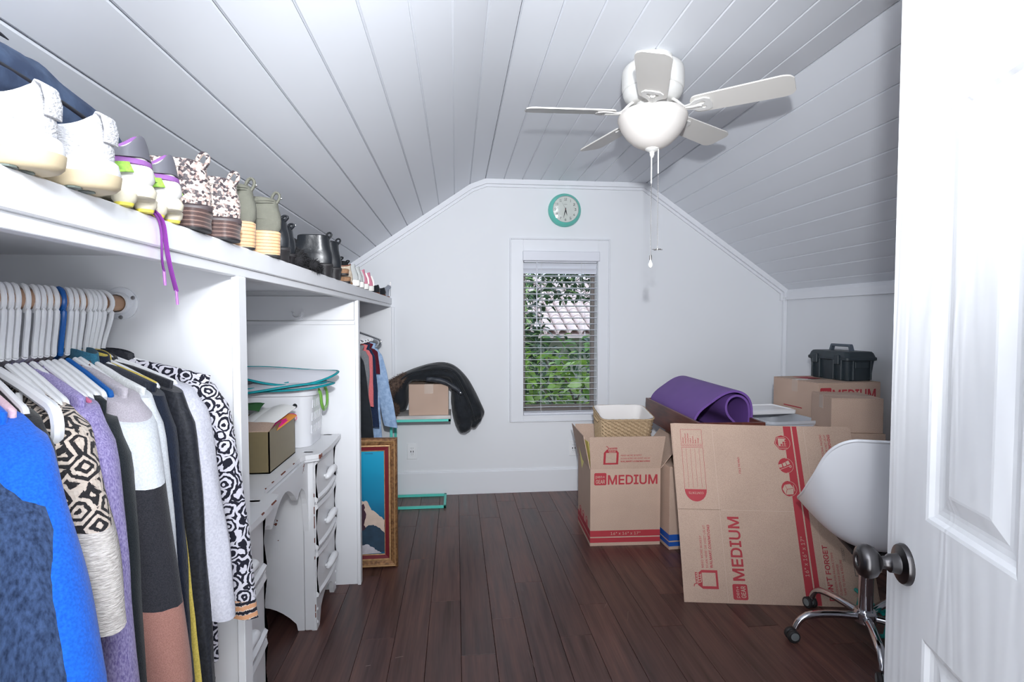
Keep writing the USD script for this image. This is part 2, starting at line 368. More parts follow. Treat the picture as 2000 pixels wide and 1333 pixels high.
# local: x runs from the free edge to the hinge, the face seen from the doorway is y = 0
DW, DH, DT = .71, 2.0, .035
cols, rows = [(.118, .318), (.392, .592)], [(.23, .791), (.978, 1.600), (1.716, 1.90)]
fr = sbox(0, .008, DW, DH)
for a, b in cols:
    for c, d in rows: fr = fr.difference(sbox(a, c, b, d))
fm = prism(fr, DT); v = fm.vertices.copy(); fm.vertices = np.stack([v[:, 0], DT - v[:, 2], v[:, 1]], 1)
part(door, 'frame', fm, m_door, False)
def dpanel(a, b, c, d):
    prof = [(0, 0), (.005, -.0015), (.010, -.007), (.016, -.0095), (.024, -.010), (.030, -.0095), (.052, -.0025), (.056, -.002)]
    rings = []
    for ins, dep in prof:
        rings.append([(a + ins, -dep, c + ins), (b - ins, -dep, c + ins), (b - ins, -dep, d - ins), (a + ins, -dep, d - ins)])
    rings2 = [[(x, DT - y, z) for x, y, z in r] for r in rings]
    return loft(rings2[::-1] + rings)
for a, b in cols:
    for c, d in rows:
        part(door, 'panel', dpanel(a, b, c, d), m_door, False)
kn = []
rose = rot(lathe([(0.0001, -.002), (.033, -.002), (.0335, .003), (.031, .008), (.017, .011), (.0155, .016), (.0150, .024), (.0110, .028), (.0095, .036), (.010, .040)], 32), 90, (1, 0, 0))
knob = rot(lathe([(.010, .036), (.016, .040), (.0245, .047), (.0275, .055), (.0272, .062), (.0235, .069), (.0165, .0725), (.009, .0715), (.0085, .0695), (.0001, .0695)], 32), 90, (1, 0, 0))
rp = part(door, 'knob_rose', mv(rose, .061, 0, .883), m_knob, 40, label='round brushed dark metal rose')
part(door, 'knob', mv(knob, .061, 0, .883), m_knob, 40, label='oval dark metal door knob')
# ------------------------------------------------------------------ built-in closet along the left wall
cl = thing('closet_shelving', 'white built-in closet with top shelf and three open bays on the left', 'closet')
XF = -.463
part(cl, 'shelf_board', bx(-1.09, -.480, .12, 3.998, 1.424, 1.447), m_closet, False)
part(cl, 'shelf_lip', bx(-.480, -.458, .12, 3.998, 1.402, 1.447, .002), m_closet, False)
part(cl, 'face_rail', bx(-.486, -.465, .12, 3.998, 1.383, 1.402, .001), m_closet, False)
for ys in (1.2205, 2.655):
    part(cl, 'divider', bx(-1.02, -.479, ys + .012, ys + .031, 0, 1.424), m_closet, False)
    part(cl, 'stile', bx(-.479, XF, ys, ys + .0435, 0, 1.383, .0015), m_closet, False)
part(cl, 'end_panel', bx(-1.02, -.463, 3.986, 3.999, 0, 1.402), m_closet, False)
part(cl, 'cleat', bx(-1.02, -.482, 2.650, 2.667, 1.288, 1.40, .001), m_closet, False)
part(cl, 'cleat', bx(-1.02, -.482, 2.656, 2.667, 1.266, 1.283, .001), m_closet, False)
m_rodwood = M('rod_wood', S(190, 150, 120), 0.5, var=.25, scale=14, stretch=(6, .6, 6))
rod = part(cl, 'clothes_rod', mv(rot(lathe([(.0001, 0), (.0165, 0), (.0165, 1.10), (.0001, 1.10)], 20), -90, (1, 0, 0)), -.705, .125, 1.323), m_rodwood, label='round wooden clothes rod')
part(cl, 'clothes_rod', mv(rot(lathe([(.0001, 0), (.0165, 0), (.0165, 1.29), (.0001, 1.29)], 20), -90, (1, 0, 0)), -.705, 2.69, 1.323), m_rodwood, label='round wooden clothes rod')
fl = rot(lathe([(.0001, 0), (.034, 0), (.0345, .004), (.031, .006), (.024, .007), (.022, .018), (.0185, .018), (.0185, .004)], 32), 90, (1, 0, 0))
part(cl, 'rod_flange', mv(fl, -.705, 1.2325, 1.323), m_trim, 40)
m_screw = M('screw', S(170, 170, 172), 0.3, metal=1.0)
part(cl, 'flange_screw', cat([mv(rot(lathe([(.0001, 0), (.0045, 0), (.0035, .0025), (.0001, .003)], 10), 90, (1, 0, 0)), -.705 + dx, 1.2255, 1.323 + dz) for dx, dz in ((.027, .012), (.002, -.029), (-.025, .014))]), m_screw)
def socket():
    a = np.radians(np.linspace(-200, 20, 22)); ring = [(.026 * math.cos(t), .026 * math.sin(t)) for t in a]; ri = [(.018 * math.cos(t), .018 * math.sin(t)) for t in a[::-1]]
    return cat(prism_y(ring + ri, -.030, 0), mv(rot(prism(Point(0, 0).buffer(.034).difference(Point(0, .014).buffer(.017)).difference(sbox(-.017, .014, .017, .05)), .004), 90, (1, 0, 0)), 0, 0, 0))
m_plastic_w = M('white_plastic', S(236, 237, 240), 0.32)
part(cl, 'rod_socket', mv(socket(), -.740, 2.650, 1.318), m_plastic_w, 40, label='open white rod socket')
# ------------------------------------------------------------------ white kneehole desk in the middle bay
m_desk = usdkit.material(stage, '/World/Looks/desk_paint', {
    'tc': ('texture_coordinate', {}), 'n': ('noise_texture', {'scale': 22.0, 'detail': 5.0, 'roughness': 0.7}), 'ge': ('bevel', {'radius': 0.006, 'samples': 4}), 'g': ('geometry', {}),
    'n2': ('noise_texture', {'scale': 5.0, 'detail': 1.0}), 'd': ('math', {'math_type': 'multiply'}),
    'r': ('rgb_ramp', {'ramp': [(0.0, S(234, 234, 236)), (0.445, S(236, 237, 240)), (0.452, S(120, 62, 48)), (1.0, S(110, 56, 44))]}),
    'p': ('principled_bsdf', {'roughness': 0.3})},
    [('tc.object', 'n.vector'), ('tc.object', 'n2.vector'), ('n.fac', 'd.value1'), ('n2.fac', 'd.value2'), ('d.value', 'r.fac'), ('r.color', 'p.base_color')], surface='p.BSDF')
m_chip = M('bare_wood_chip', S(118, 62, 46), 0.7)
desk = thing('kneehole_desk', 'old white painted kneehole desk with chipped edges and curved drawers in the middle bay', 'desk')
FX = -.578                                               # front of the pedestals
def ped(y0, y1, outer):
    """one pedestal: side panels, bowed front drawers with handles, apron"""
    for y, nm in ((y0, 0), (y1 - .02, 1)):
        # side panel with an arched bottom, x from the back to the front post
        arch = [(-.985, .74), (-.985, 0), (-.955, 0)] + [(-.955 + .30 * t, .02 + .085 * math.sin(math.pi * t) ** .8) for t in np.linspace(0.02, .98, 12)] + [(-.655, 0), (-.628, 0), (-.628, .74)]
        m = prism_y(arch, y + .004, y + .016)
        part(desk, 'side_panel', m, m_desk, False)
        part(desk, 'leg_post', cat(bx(-.628, FX - .004, y - .002, y + .022, 0, .745, .005)), m_desk, False)
    part(desk, 'bottom_rail', cat(bx(-.98, -.60, y0 + .016, y1 - .016, .10, .115)), m_desk, False)
    hs = [(.135, .325), (.335, .525), (.535, .715)]
    for z0, z1 in hs:
        # bowed drawer front with a moulded lower and upper lip
        n = 13; ys = np.linspace(y0 + .012, y1 - .012, n)
        bow = lambda y: .012 * math.sin(math.pi * (y - y0) / (y1 - y0))
        prof = [(z0, .000), (z0, .016), (z0 + .014, .020), (z0 + .022, .010), (z1 - .026, .010), (z1 - .016, .019), (z1, .015), (z1, .000)]
        rings = [[(FX - .012 + d + bow(y), y, z + (.012 * math.sin(math.pi * (y - y0) / (y1 - y0)) if i in (5, 6, 7) and outer and z1 > .7 else 0)) for i, (z, d) in enumerate(prof)] for y in ys]
        dr = part(desk, 'drawer', loft(rings), m_desk, 40)
        yc, zc = (y0 + y1) / 2, (z0 + z1) / 2 + .004
        # scalloped bin pull: thick curved grip with rounded ends
        pp = [(FX + .010, yc - .056, zc - .022), (FX + .020, yc - .050, zc - .020), (FX + .030, yc - .028, zc - .005), (FX + .034, yc, zc + .002), (FX + .030, yc + .028, zc - .005), (FX + .020, yc + .050, zc - .020), (FX + .010, yc + .056, zc - .022)]
        gr = tube(spline(pp, 21), [.008] + [.0135] * 4 + [.016] * 11 + [.0135] * 4 + [.008], 12)
        part(dr, 'handle', gr, m_desk, 50)
        for s in (-1, 1):
            part(dr, 'handle_knob', mv(trimesh.creation.icosphere(2, .0065), FX + .012, yc + s * .060, zc - .014), m_desk, True)
    ap = [(y0, .135), (y0, 0), (y0 + .045, 0), (y0 + .060, .03)] + [(y0 + .060 + (y1 - y0 - .12) * t, .045 + .055 * math.sin(math.pi * t) ** .6) for t in np.linspace(.05, .95, 9)] + [(y1 - .060, .03), (y1 - .045, 0), (y1, 0), (y1, .135)]
    part(desk, 'apron', prism_x(ap, FX - .02, FX), m_desk, False)
    bt = [mv(rot(lathe([(.0001, 0), (.0065, 0), (.0055, .003), (.0001, .005)], 10), 90, (0, 1, 0)), FX, y, z) for y in (y0 + .012, y1 - .012) for z in (.03, .085, .33, .53, .70)]
    for b in bt: part(desk, 'stud', b, m_desk)
ped(1.275, 1.690, True)
ped(2.278, 2.640, False)
# top: deep over the pedestals, stepped back over the kneehole
top = Polygon([(-1.0, 1.270), (-.548, 1.270), (-.543, 1.40), (-.540, 1.60), (-.548, 1.735), (-.575, 1.752), (-.600, 1.760), (-.612, 1.80), (-.612, 2.19), (-.600, 2.225), (-.575, 2.238), (-.548, 2.255), (-.542, 2.40), (-.548, 2.645), (-1.0, 2.645)])
tm = mv(prism(top, .018), 0, 0, .727)
part(desk, 'desk_top', tm, m_desk, False)
part(desk, 'top_edge', mv(prism(top.buffer(-.008), .012), 0, 0, .716), m_desk, False)
# scalloped apron over the kneehole
sc = [(1.688, .72), (1.688, .42)] + [(1.70 + .10 * (1 - math.cos(t)), .50 + .13 * math.sin(t)) for t in np.linspace(0, 1.45, 7)] + [(1.815, .618), (1.825, .602), (1.84, .60), (1.852, .615)] + [(1.86 + .24 * t, .62 + .055 * math.sin(math.pi * t)) for t in np.linspace(.05, .95, 9)] + [(2.105, .612), (2.12, .60), (2.135, .603), (2.146, .618)] + [(2.16 + .10 * math.sin(t), .63 - .13 * (1 - math.cos(t))) for t in np.linspace(0.2, 1.45, 7)] + [(2.276, .42), (2.276, .72)]
part(desk, 'kneehole_apron', prism_x(sc, -.625, -.605), m_desk, False)
ch = []
rc = random.Random(3)
for (ya, yb, xx, zz) in ((1.56, 1.70, -.5405, .7415), (1.80, 2.16, -.6115, .742)):
    y = ya
    while y < yb:
        ln = rc.uniform(.008, .055); ch.append(bx(xx - .003, xx + .0008, y, min(y + ln, yb), zz + rc.uniform(-.002, .001), .7455, .0004)); y += ln + rc.uniform(.03, .13)
for z, h in ((.43, .05), (.49, .03), (.37, .02), (.56, .015), (.08, .03), (.055, .02), (.30, .012)):
    ch.append(bx(-.5835, -.5810, 2.2752, 2.279, z, z + h, .0006))
for y in (2.24, 2.262): ch.append(bx(-.552, -.5455, y, y + .01, .728, .744, .001))
part(desk, 'paint_chip', cat(ch), m_chip, False, kind='stuff')

# ---- things on the desk
m_card = usdkit.material(stage, '/World/Looks/cardboard', {
    'tc': ('texture_coordinate', {}), 'mp': ('mapping', {'scale': (1, 1, 1)}), 'n': ('noise_texture', {'scale': 320.0, 'detail': 2.0}), 'n2': ('noise_texture', {'scale': 7.0, 'detail': 2.0}),
    'r': ('rgb_ramp', {'ramp': [(0.3, S(180, 154, 138)), (0.6, S(196, 170, 153))]}), 'r2': ('rgb_ramp', {'ramp': [(0.3, (.95, .95, .95)), (0.7, (1.03, 1.03, 1.03))]}),
    'm': ('mix', {'mix_type': 'multiply', 'fac': 1.0}), 'p': ('principled_bsdf', {'roughness': 0.75, 'specular_ior_level': 0.25})},
    [('tc.object', 'n.vector'), ('tc.object', 'n2.vector'), ('n.fac', 'r.fac'), ('n2.fac', 'r2.fac'), ('r.color', 'm.color1'), ('r2.color', 'm.color2'), ('m.color', 'p.base_color')], surface='p.BSDF')
m_red = M('red_print', S(172, 52, 62), 0.6); m_tan = M('tan_print', S(190, 165, 148), 0.7); m_bluep = M('blue_print', S(22, 82, 170), 0.6); m_greyp = M('grey_print', S(110, 102, 98), 0.7)
m_tape = M('clear_tape', S(196, 176, 162), 0.16)
m_gold = M('gold_card', S(138, 124, 92), 0.38, metal=.35, var=.06, scale=60)
gb = thing('gold_carton', 'open gold cardboard box full of papers on the white desk', 'box', (-.655, 1.975, .746), 0)
def carton_walls(w, d, h, t=.004):
    return cat(bx(0, w, 0, d, 0, t), bx(0, w, 0, t, t, h), bx(0, w, d - t, d, t, h), bx(0, t, t, d - t, t, h), bx(w - t, w, t, d - t, t, h))
part(gb, 'box_wall', bx(-.32, 0, 0, .004, 0, .148), m_gold, False)
part(gb, 'box_wall', prism_x([(0, 0), (.305, 0), (.305, .162), (.10, .160), (0, .148)], -.004, 0), m_gold, False)
part(gb, 'box_wall', cat(bx(-.32, 0, .301, .305, 0, .16), bx(-.32, -.316, 0, .305, 0, .15), bx(-.32, 0, 0, .305, 0, .004)), m_gold, False)
part(gb, 'torn_flap', solid(np.array([[(-.32 + .318 * u, .002 + .15 * v * (1 - .55 * u), .149 + .018 * v + .001 * math.sin(23 * u)) for v in np.linspace(0, 1, 6)] for u in np.linspace(0, 1, 14)]), .003), m_card, False, label='torn brown cardboard flap')
m_paper = M('white_paper', S(236, 236, 234), 0.7); m_green = M('green_card', S(46, 92, 50), 0.5); m_pink = M('pink_card', S(226, 40, 140), 0.5); m_orange = M('orange_card', S(226, 150, 70), 0.6)
def leaf_sheet(w, l, bend, seed):
    u, v = np.meshgrid(np.linspace(0, 1, 8), np.linspace(0, 1, 8), indexing='ij')
    z = bend * np.sin(u * 2.6) + .01 * (noise(np.stack([u * 2, v * 2, u * 0], -1), seed) - .5)
    return solid(np.stack([u * w, v * l, z], -1), .0012)
for k, (mt, w, l, x, y, z, a, tx, nm) in enumerate([(m_green, .15, .20, -.30, .07, .125, 8, 10, 'green_envelope'), (m_paper, .13, .21, -.19, .06, .130, -14, 14, 'letter'), (m_paper, .12, .20, -.15, .08, .135, -24, 18, 'letter'), (m_green, .12, .05, -.22, .22, .185, -10, 22, 'green_envelope'), (m_orange, .11, .16, -.115, .09, .118, -22, 16, 'orange_envelope'), (m_pink, .10, .15, -.105, .10, .125, -20, 16, 'pink_card'), (m_paper, .16, .12, -.31, .16, .155, 12, 18, 'letter')]):
    part(gb, nm, mv(rot(rot(leaf_sheet(w, l, .014, k), tx, (1, 0, 0)), a), x, y, z), mt, 30)

# laundry basket, turned so that its short end and long side show
m_basket = M('basket_plastic', S(232, 233, 238), 0.33)
lb = thing('laundry_basket', 'white plastic laundry basket with a green handle on the white desk', 'basket', (-.80, 2.480, .746), 0)
def rring(w, d, r, z, k=5):
    p = np.array(rrect(-w / 2, w / 2, -d / 2, d / 2, r, k).exterior.coords)[:-1]
    return np.c_[p, np.full(len(p), z)]
BW, BD, BH = .385, .25, .245
shell = loft([rring(BW * .93, BD * .90, .05, 0), rring(BW * .95, BD * .92, .05, .03), rring(BW, BD, .05, BH), rring(BW - .012, BD - .012, .045, BH), rring(BW * .95 - .012, BD * .92 - .012, .045, .02), rring(BW * .9, BD * .85, .04, .015)])
# cut the slots of the end wall as real holes
sh = m3.Manifold(m3.Mesh(vert_properties=np.asarray(shell.vertices, np.float32), tri_verts=np.asarray(shell.faces, np.uint32)))
cut = None
for r_ in range(3):
    for c_ in range(8):
        z = .200 - .055 * r_ ; y = -.085 + .024 * c_
        h = .036
        b = m3.Manifold.cube((.08, .0085, h), True).translate((BW / 2 - .01, y, z - h / 2))
        cut = b if cut is None else cut + b
for c_ in range(9):
    b = m3.Manifold.cylinder(.08, .010, .010, 14, True).rotate((90, 0, 0)).translate((-.15 + .042 * c_ - .02, -BD / 2 + .01, .18))
    if c_ == 7: cut = cut + b
try:
    sm = (sh - cut).to_mesh(); shell2 = trimesh.Trimesh(sm.vert_properties[:, :3], sm.tri_verts)
    if len(shell2.faces) < 50: shell2 = shell
except Exception:
    shell2 = shell
part(lb, 'tub', shell2, m_basket, 35)
part(lb, 'rim', loft([rring(BW + .004, BD + .004, .052, BH - .026), rring(BW + .026, BD + .026, .06, BH - .022), rring(BW + .028, BD + .028, .06, BH + .004), rring(BW + .014, BD + .014, .056, BH + .010), rring(BW - .006, BD - .006, .05, BH + .006), rring(BW - .006, BD - .006, .05, BH - .01)], closed=True), m_basket, 40)
m_lime = M('lime_handle', S(128, 186, 82), 0.35)
hp = [(0, -.055, .0), (.014, -.055, -.02), (.018, -.055, -.055), (.020, -.040, -.085), (.020, 0, -.098), (.020, .040, -.085), (.018, .055, -.055), (.014, .055, -.02), (0, .055, .0)]
part(lb, 'handle', mv(tube(spline(hp, 30), .011, 10, flat=.55, up=(1, 0, 0)), BW / 2 + .006, 0.0, BH + .002), m_lime, 40, label='lime green drop handle')
part(lb, 'laundry', blob([[((-.13, -.05, .21), .05), ((.05, -.05, .22), .045), ((.12, .03, .21), .05), ((-.05, .06, .22), .05)]], .02, 5, 3, .012, 18), M('laundry_grey', S(120, 122, 128), 0.9, var=.5, scale=20), True, label='grey and dark clothes heaped inside')
part(lb, 'laundry', blob([[((.115, -.075, .245), .018), ((.145, -.055, .245), .016)]], .01, 3), M('laundry_orange', S(230, 90, 50), 0.9), True, label='orange scrap of cloth')
m_stick = M('pink_sticker', S(226, 150, 170), 0.6)
part(lb, 'sticker', mv(rot(prism(Point(0, 0).buffer(.013).difference(Point(0, 0).buffer(.008)).union(sbox(-.01, -.002, .01, .002)), .0005), 90, (1, 0, 0)), .12, -.1205, .13), m_stick, False)

# flattened pop-up mesh hamper lying on the basket
m_teal = M('teal_tape', S(0, 150, 160), 0.55, var=.15, scale=60); m_mesh = M('white_mesh', S(222, 224, 232), 0.7)
hm = thing('folded_hamper', 'flattened white pop-up hamper with teal edging lying on the laundry basket', 'hamper', (-.765, 2.41, 1.002), 0)
def lobe(cx, cy, rx, ry, z, tilt, seed, hole=0):
    a = np.linspace(0, 2 * np.pi, 40, endpoint=False)
    wob = .012 * np.sin(2 * a + seed) + .007 * np.sin(3 * a + 2 * seed)
    rim = np.stack([cx + rx * np.cos(a), cy + ry * np.sin(a), z + tilt * np.cos(a) + wob], 1)
    rs = np.linspace(hole if hole else .02, 1, 8)
    ctr = np.array([cx, cy, z + .006])
    P = np.array([[ctr + (p - ctr) * r + np.array([0, 0, .010 * (1 - r * r)]) for p in np.vstack([rim, rim[:1]])] for r in rs])
    return rim, P
for (args, hole) in (((.0, .01, .255, .135, .058, -.016, 1.0), 0), ((-.06, -.02, .27, .145, .026, -.004, 2.3), 0), ((.05, -.01, .19, .125, .008, .010, 4.0), 0)):
    rim, P = lobe(*args)
    part(hm, 'mesh_panel', rot(solid(P, .0015), 7, (1, 0, 0)), m_mesh, True, label='white mesh panel')
    part(hm, 'teal_binding', rot(tube(rim, .0062, 6, closed=True, flat=.7), 7, (1, 0, 0)), m_teal, True, label='teal fabric binding')
part(hm, 'teal_strap', cat(tube([(-.24, -.08, .045), (-.12, -.10, .046), (-.05, -.105, .042), (-.02, -.10, .03)], .009, 8, flat=.3), tube([(-.28, -.10, .01), (-.18, -.155, -.002), (-.02, -.12, .012), (.08, -.10, .03)], .006, 8, flat=.5)), m_teal, True)
part(hm, 'dark_opening', solid(np.array([[(-.22 + .15 * u, -.06 - .05 * v, .022 + .006 * v) for v in np.linspace(0, 1, 4)] for u in np.linspace(0, 1, 5)]), .002), M('gap_shade', S(38, 42, 50), 0.8), False, label='dark sheet coloured as the shade between the folds')  # thin sheet whose dark colour stands for shade in the gap

# ---- framed picture leaning in front of the far bay
pic = thing('framed_picture', 'gold framed abstract blue picture standing on the floor against the closet end', 'picture', (-.305, 2.835, .002), 0)
m_frame = M('gilt_frame', S(168, 124, 82), 0.4, metal=.3, col2=S(98, 66, 44), scale=70, stretch=(1, 1, 1))
m_frame2 = M('gilt_bright', S(206, 164, 116), 0.35, metal=.3, var=.35, scale=60)
m_liner = M('red_liner', S(112, 18, 34), 0.5)
PW, PH = .52, .676
def ring_rect(w, h, ins, y):
    return [(-w + ins, y, ins), (-ins, y, ins), (-ins, y, h - ins), (-w + ins, y, h - ins)]
prof = [(0, .022), (0, 0), (.004, -.010), (.010, -.013), (.014, -.008), (.020, -.006), (.030, -.004), (.034, -.001), (.040, 0), (.040, .022)]
part(pic, 'frame', loft([ring_rect(PW, PH, i, y) for i, y in prof] , closed=True), m_frame, False)
part(pic, 'frame_bead', loft([ring_rect(PW, PH, i, y) for i, y in ((.036, .004), (.036, -.004), (.041, -.005), (.045, 0), (.045, .006))], closed=True), m_frame2, False)
part(pic, 'frame_bead', loft([ring_rect(PW, PH, i, y) for i, y in ((.011, -.010), (.011, -.016), (.0155, -.015), (.0165, -.008))], closed=True), m_frame2, False)
part(pic, 'liner', loft([ring_rect(PW, PH, i, y) for i, y in ((.044, .008), (.044, .002), (.066, .006), (.066, .010))], closed=True), m_liner, False)
part(pic, 'gilt_fillet', loft([ring_rect(PW, PH, i, y) for i, y in ((.064, .008), (.064, .003), (.068, .004), (.068, .010))], closed=True), m_frame2, False)
m_pblue = usdkit.material(stage, '/World/Looks/picture_blue', {'tc': ('texture_coordinate', {}), 'sx': ('separate_xyz', {}), 'n': ('noise_texture', {'scale': 6.0, 'detail': 3.0}),
    'a': ('math', {'math_type': 'multiply_add', 'value2': 0.10}), 'r': ('rgb_ramp', {'ramp': [(0.30, S(24, 92, 128)), (0.42, S(12, 126, 164)), (0.58, S(2, 146, 184)), (0.70, S(10, 156, 196))]}), 'p': ('principled_bsdf', {'roughness': 0.35})},
    [('tc.object', 'sx.vector'), ('tc.object', 'n.vector'), ('n.fac', 'a.value1'), ('sx.z', 'a.value3'), ('a.value', 'r.fac'), ('r.color', 'p.base_color')], surface='p.BSDF')
part(pic, 'canvas', bx(-PW + .06, -.06, .008, .012, .06, PH - .06), m_pblue, False)
def blotch(pts, h, mat, lab):
    m = prism(Polygon(pts).buffer(.006).buffer(-.004), h); v = m.vertices.copy()
    m.vertices = np.stack([v[:, 0], .008 - v[:, 2], v[:, 1]], 1)
    part(pic, 'painted_shape', m, mat, False, label=lab)
jag = random.Random(8)
def jitter(pts, a=.004, n=4):
    out = []
    for p, q in zip(pts, pts[1:] + pts[:1]):
        for t in np.linspace(0, 1, n, endpoint=False): out.append((p[0] + (q[0] - p[0]) * t + jag.uniform(-a, a), p[1] + (q[1] - p[1]) * t + jag.uniform(-a, a)))
    return out
L, Rr = -PW + .070, -.070
blotch(jitter([(L, .24), (-.25, .33), (-.19, .345), (-.155, .345), (-.140, .305), (-.115, .285), (-.090, .262), (Rr, .245), (Rr, .12), (L, .12)], .003), .0006, M('picture_cream', S(214, 192, 176), 0.5, var=.12, scale=30), 'cream hill shape')
blotch(jitter([(L, .30), (-.22, .28), (-.175, .33), (-.165, .28), (-.18, .22), (-.155, .20), (-.18, .15), (L, .10)], .004), .0009, M('picture_plum', S(70, 38, 56), 0.5, var=.4, scale=22), 'plum coloured shape')
blotch(jitter([(-.185, .185), (-.150, .218), (-.120, .215), (-.095, .20), (Rr, .175), (Rr, .08), (-.20, .08)], .004), .0012, M('picture_navy', S(44, 70, 92), 0.5, var=.35, scale=26), 'dark slate blue shape')
blotch(jitter([(-.30, .085), (-.19, .112), (-.160, .118), (-.140, .108), (-.110, .085), (-.090, .072), (-.30, .07)], .003), .0015, M('picture_pale', S(206, 202, 210), 0.5, var=.25, scale=24), 'pale lilac shape at the bottom')
part(pic, 'signature', bx(-.165, -.125, .0072, .0081, .594, .597), M('picture_sign', S(12, 84, 120), 0.6), False)

# ---- turquoise C-shaped side table
m_turq = M('turquoise_metal', S(92, 212, 196), 0.4)
m_tabletop = M('whitewashed_wood', S(220, 218, 215), 0.55, col2=S(186, 182, 180), scale=9, stretch=(.6, 6, 6))
tb = thing('side_table', 'turquoise metal C-shaped side table with a whitewashed top by the back wall', 'side table', (0, 0, 0), 0)
r = .0085
def bar(a, b):
    a, b = np.array(a, float), np.array(b, float); lo, hi = np.minimum(a, b) - r, np.maximum(a, b) + r
    return bx(lo[0], hi[0], lo[1], hi[1], lo[2], hi[2], .0015)
TX0, TX1, TY0, TY1, TZ = -.436, -.045, 3.708, 3.962, .606
for y in (TY0, TY1):
    part(tb, 'upright', bar((TX0, y, r), (TX0, y, TZ)), m_turq, False)
    part(tb, 'top_bar', bar((TX0, y, TZ), (TX1, y, TZ)), m_turq, False)
    part(tb, 'foot_bar', bar((TX0, y, r), (-.080, y, r)), m_turq, False)
part(tb, 'cross_bar', bar((-.080, TY0, r), (-.080, TY1, r)), m_turq, False)
part(tb, 'cross_bar', bar((TX1, TY0, TZ), (TX1, TY1, TZ)), m_turq, False)
part(tb, 'cross_bar', bar((TX0, TY0, TZ), (TX0, TY1, TZ)), m_turq, False)
part(tb, 'table_top', bx(TX0 - r, TX1 + r, TY0 - r, TY1 + r, TZ + r, TZ + r + .024, .002), m_tabletop, False)
TT = TZ + r + .024

# plain taped box on the side table
sb = thing('small_carton', 'small plain brown taped box under the black coat on the side table', 'box', (-.320, 3.728, TT), 0)
part(sb, 'body', bx(0, .268, 0, .20, 0, .212, .0015), m_card, False)
part(sb, 'tape', cat(bx(.105, .165, -.0006, .0006, .148, .2126), bx(.105, .165, 0, .20, .2120, .2128)), m_tape, False)

# black coat slung over the box, fur trimmed hood at the left
m_coat = M('black_coat', S(34, 38, 44), 0.85, var=.45, scale=16, bump=.6, bscale=34, sheen=.15, spec=.3)
m_coatl = M('coat_lining', S(52, 56, 64), 0.5, var=.4, scale=12, bump=.4, bscale=30)
m_fur = M('brown_fur', S(112, 92, 80), 0.95, col2=S(66, 52, 46), scale=60, bump=1.0, bscale=90)
ct = thing('coat', 'black winter coat with brown fur trim slung over the small box on the side table', 'coat')
cpr = [((-.500, .690), (-.385, .652)), ((-.494, .786), (-.340, .680)), ((-.424, .881), (-.326, .785)), ((-.319, .940), (-.303, .862)), ((-.214, .974), (-.214, .862)), ((-.115, .991), (-.120, .862)), ((-.019, .969), (-.050, .850)), ((.076, .879), (-.034, .760)), ((.148, .751), (-.028, .668)), ((.191, .660), (-.012, .590)), ((.191, .612), (.022, .505)), ((.140, .565), (.050, .498))]
A_ = spline([(*o, *i) for o, i in cpr], 60)
def coat_rings():
    ph = np.linspace(0, 2 * np.pi, 48, endpoint=False); R = []
    for k, (ox, oz, ix, iz) in enumerate(A_):
        o, i_ = np.array([ox, oz]), np.array([ix, iz]); c = (o + i_) / 2; e = (o - i_) / 2
        cs, sn = np.cos(ph), np.sin(ph)
        a = np.sign(cs) * np.abs(cs) ** .75; b_ = np.sign(sn) * np.abs(sn) ** .7
        s_ = k / 59
        f = (noise(np.stack([np.full(48, s_ * 5.5), a * 3.2, b_ * 1.6], -1), 11) - .5) * .95 + (noise(np.stack([np.full(48, s_ * 13), a * 6 + s_ * 5, b_ * 2], -1), 5) - .5) * .50
        end = min(1, .35 + 6 * min(s_, 1 - s_))
        y = 3.845 + .118 * b_ * end * (1 + .5 * f * (b_ < 0))
        p = c + e * (a * (1 + .12 * f))[:, None]
        R.append(np.stack([p[:, 0], np.minimum(y, 3.975), p[:, 1]], 1))
    return R
part(ct, 'coat_body', loft(coat_rings()), m_coat, True)
for (dy, k0, k1, off, rr) in ((-.114, 6, 34, .50, .012), (-.112, 30, 56, .30, .012), (-.114, 34, 54, -.25, .010)):
    pts = [((a_[0] + a_[2]) / 2 + off * (a_[0] - a_[2]) / 2 * (1 + .1 * math.sin(q * .5)), 3.845 + dy + .004 * math.sin(q * .7), (a_[1] + a_[3]) / 2 + off * (a_[1] - a_[3]) / 2) for q, a_ in enumerate(A_[k0:k1])]
    n_ = len(pts); part(ct, 'fold', tube(pts, rr * (.35 + .65 * np.sin(np.pi * np.linspace(.03, .97, n_))), 10, flat=.6), m_coat, True)
part(ct, 'sleeve', blob([[((.08, 3.77, .68), .05), ((.07, 3.765, .60), .048), ((.058, 3.765, .548), .042)], [((.12, 3.80, .66), .055), ((.140, 3.80, .61), .042), ((.12, 3.80, .57), .04)]], .016, 6, 9, .012, 20), m_coat, True, label='black sleeve hanging below the table top')
part(ct, 'belt_flap', blob([[((-.19, 3.722, .885), .017), ((-.11, 3.712, .880), .020), ((-.05, 3.705, .855), .019), ((.005, 3.705, .815), .017), ((.03, 3.705, .79), .013)]], .01, 4, 2, .005, 30), m_coatl, True, label='grey black waist flap with snaps')
part(ct, 'snap', cat([mv(rot(lathe([(.0001, 0), (.006, 0), (.005, .003), (.0001, .004)], 10), 90, (1, 0, 0)), x, 3.690, z) for x, z in ((.030, .793),)]), M('snap_metal', S(170, 170, 172), .3, metal=1.0))
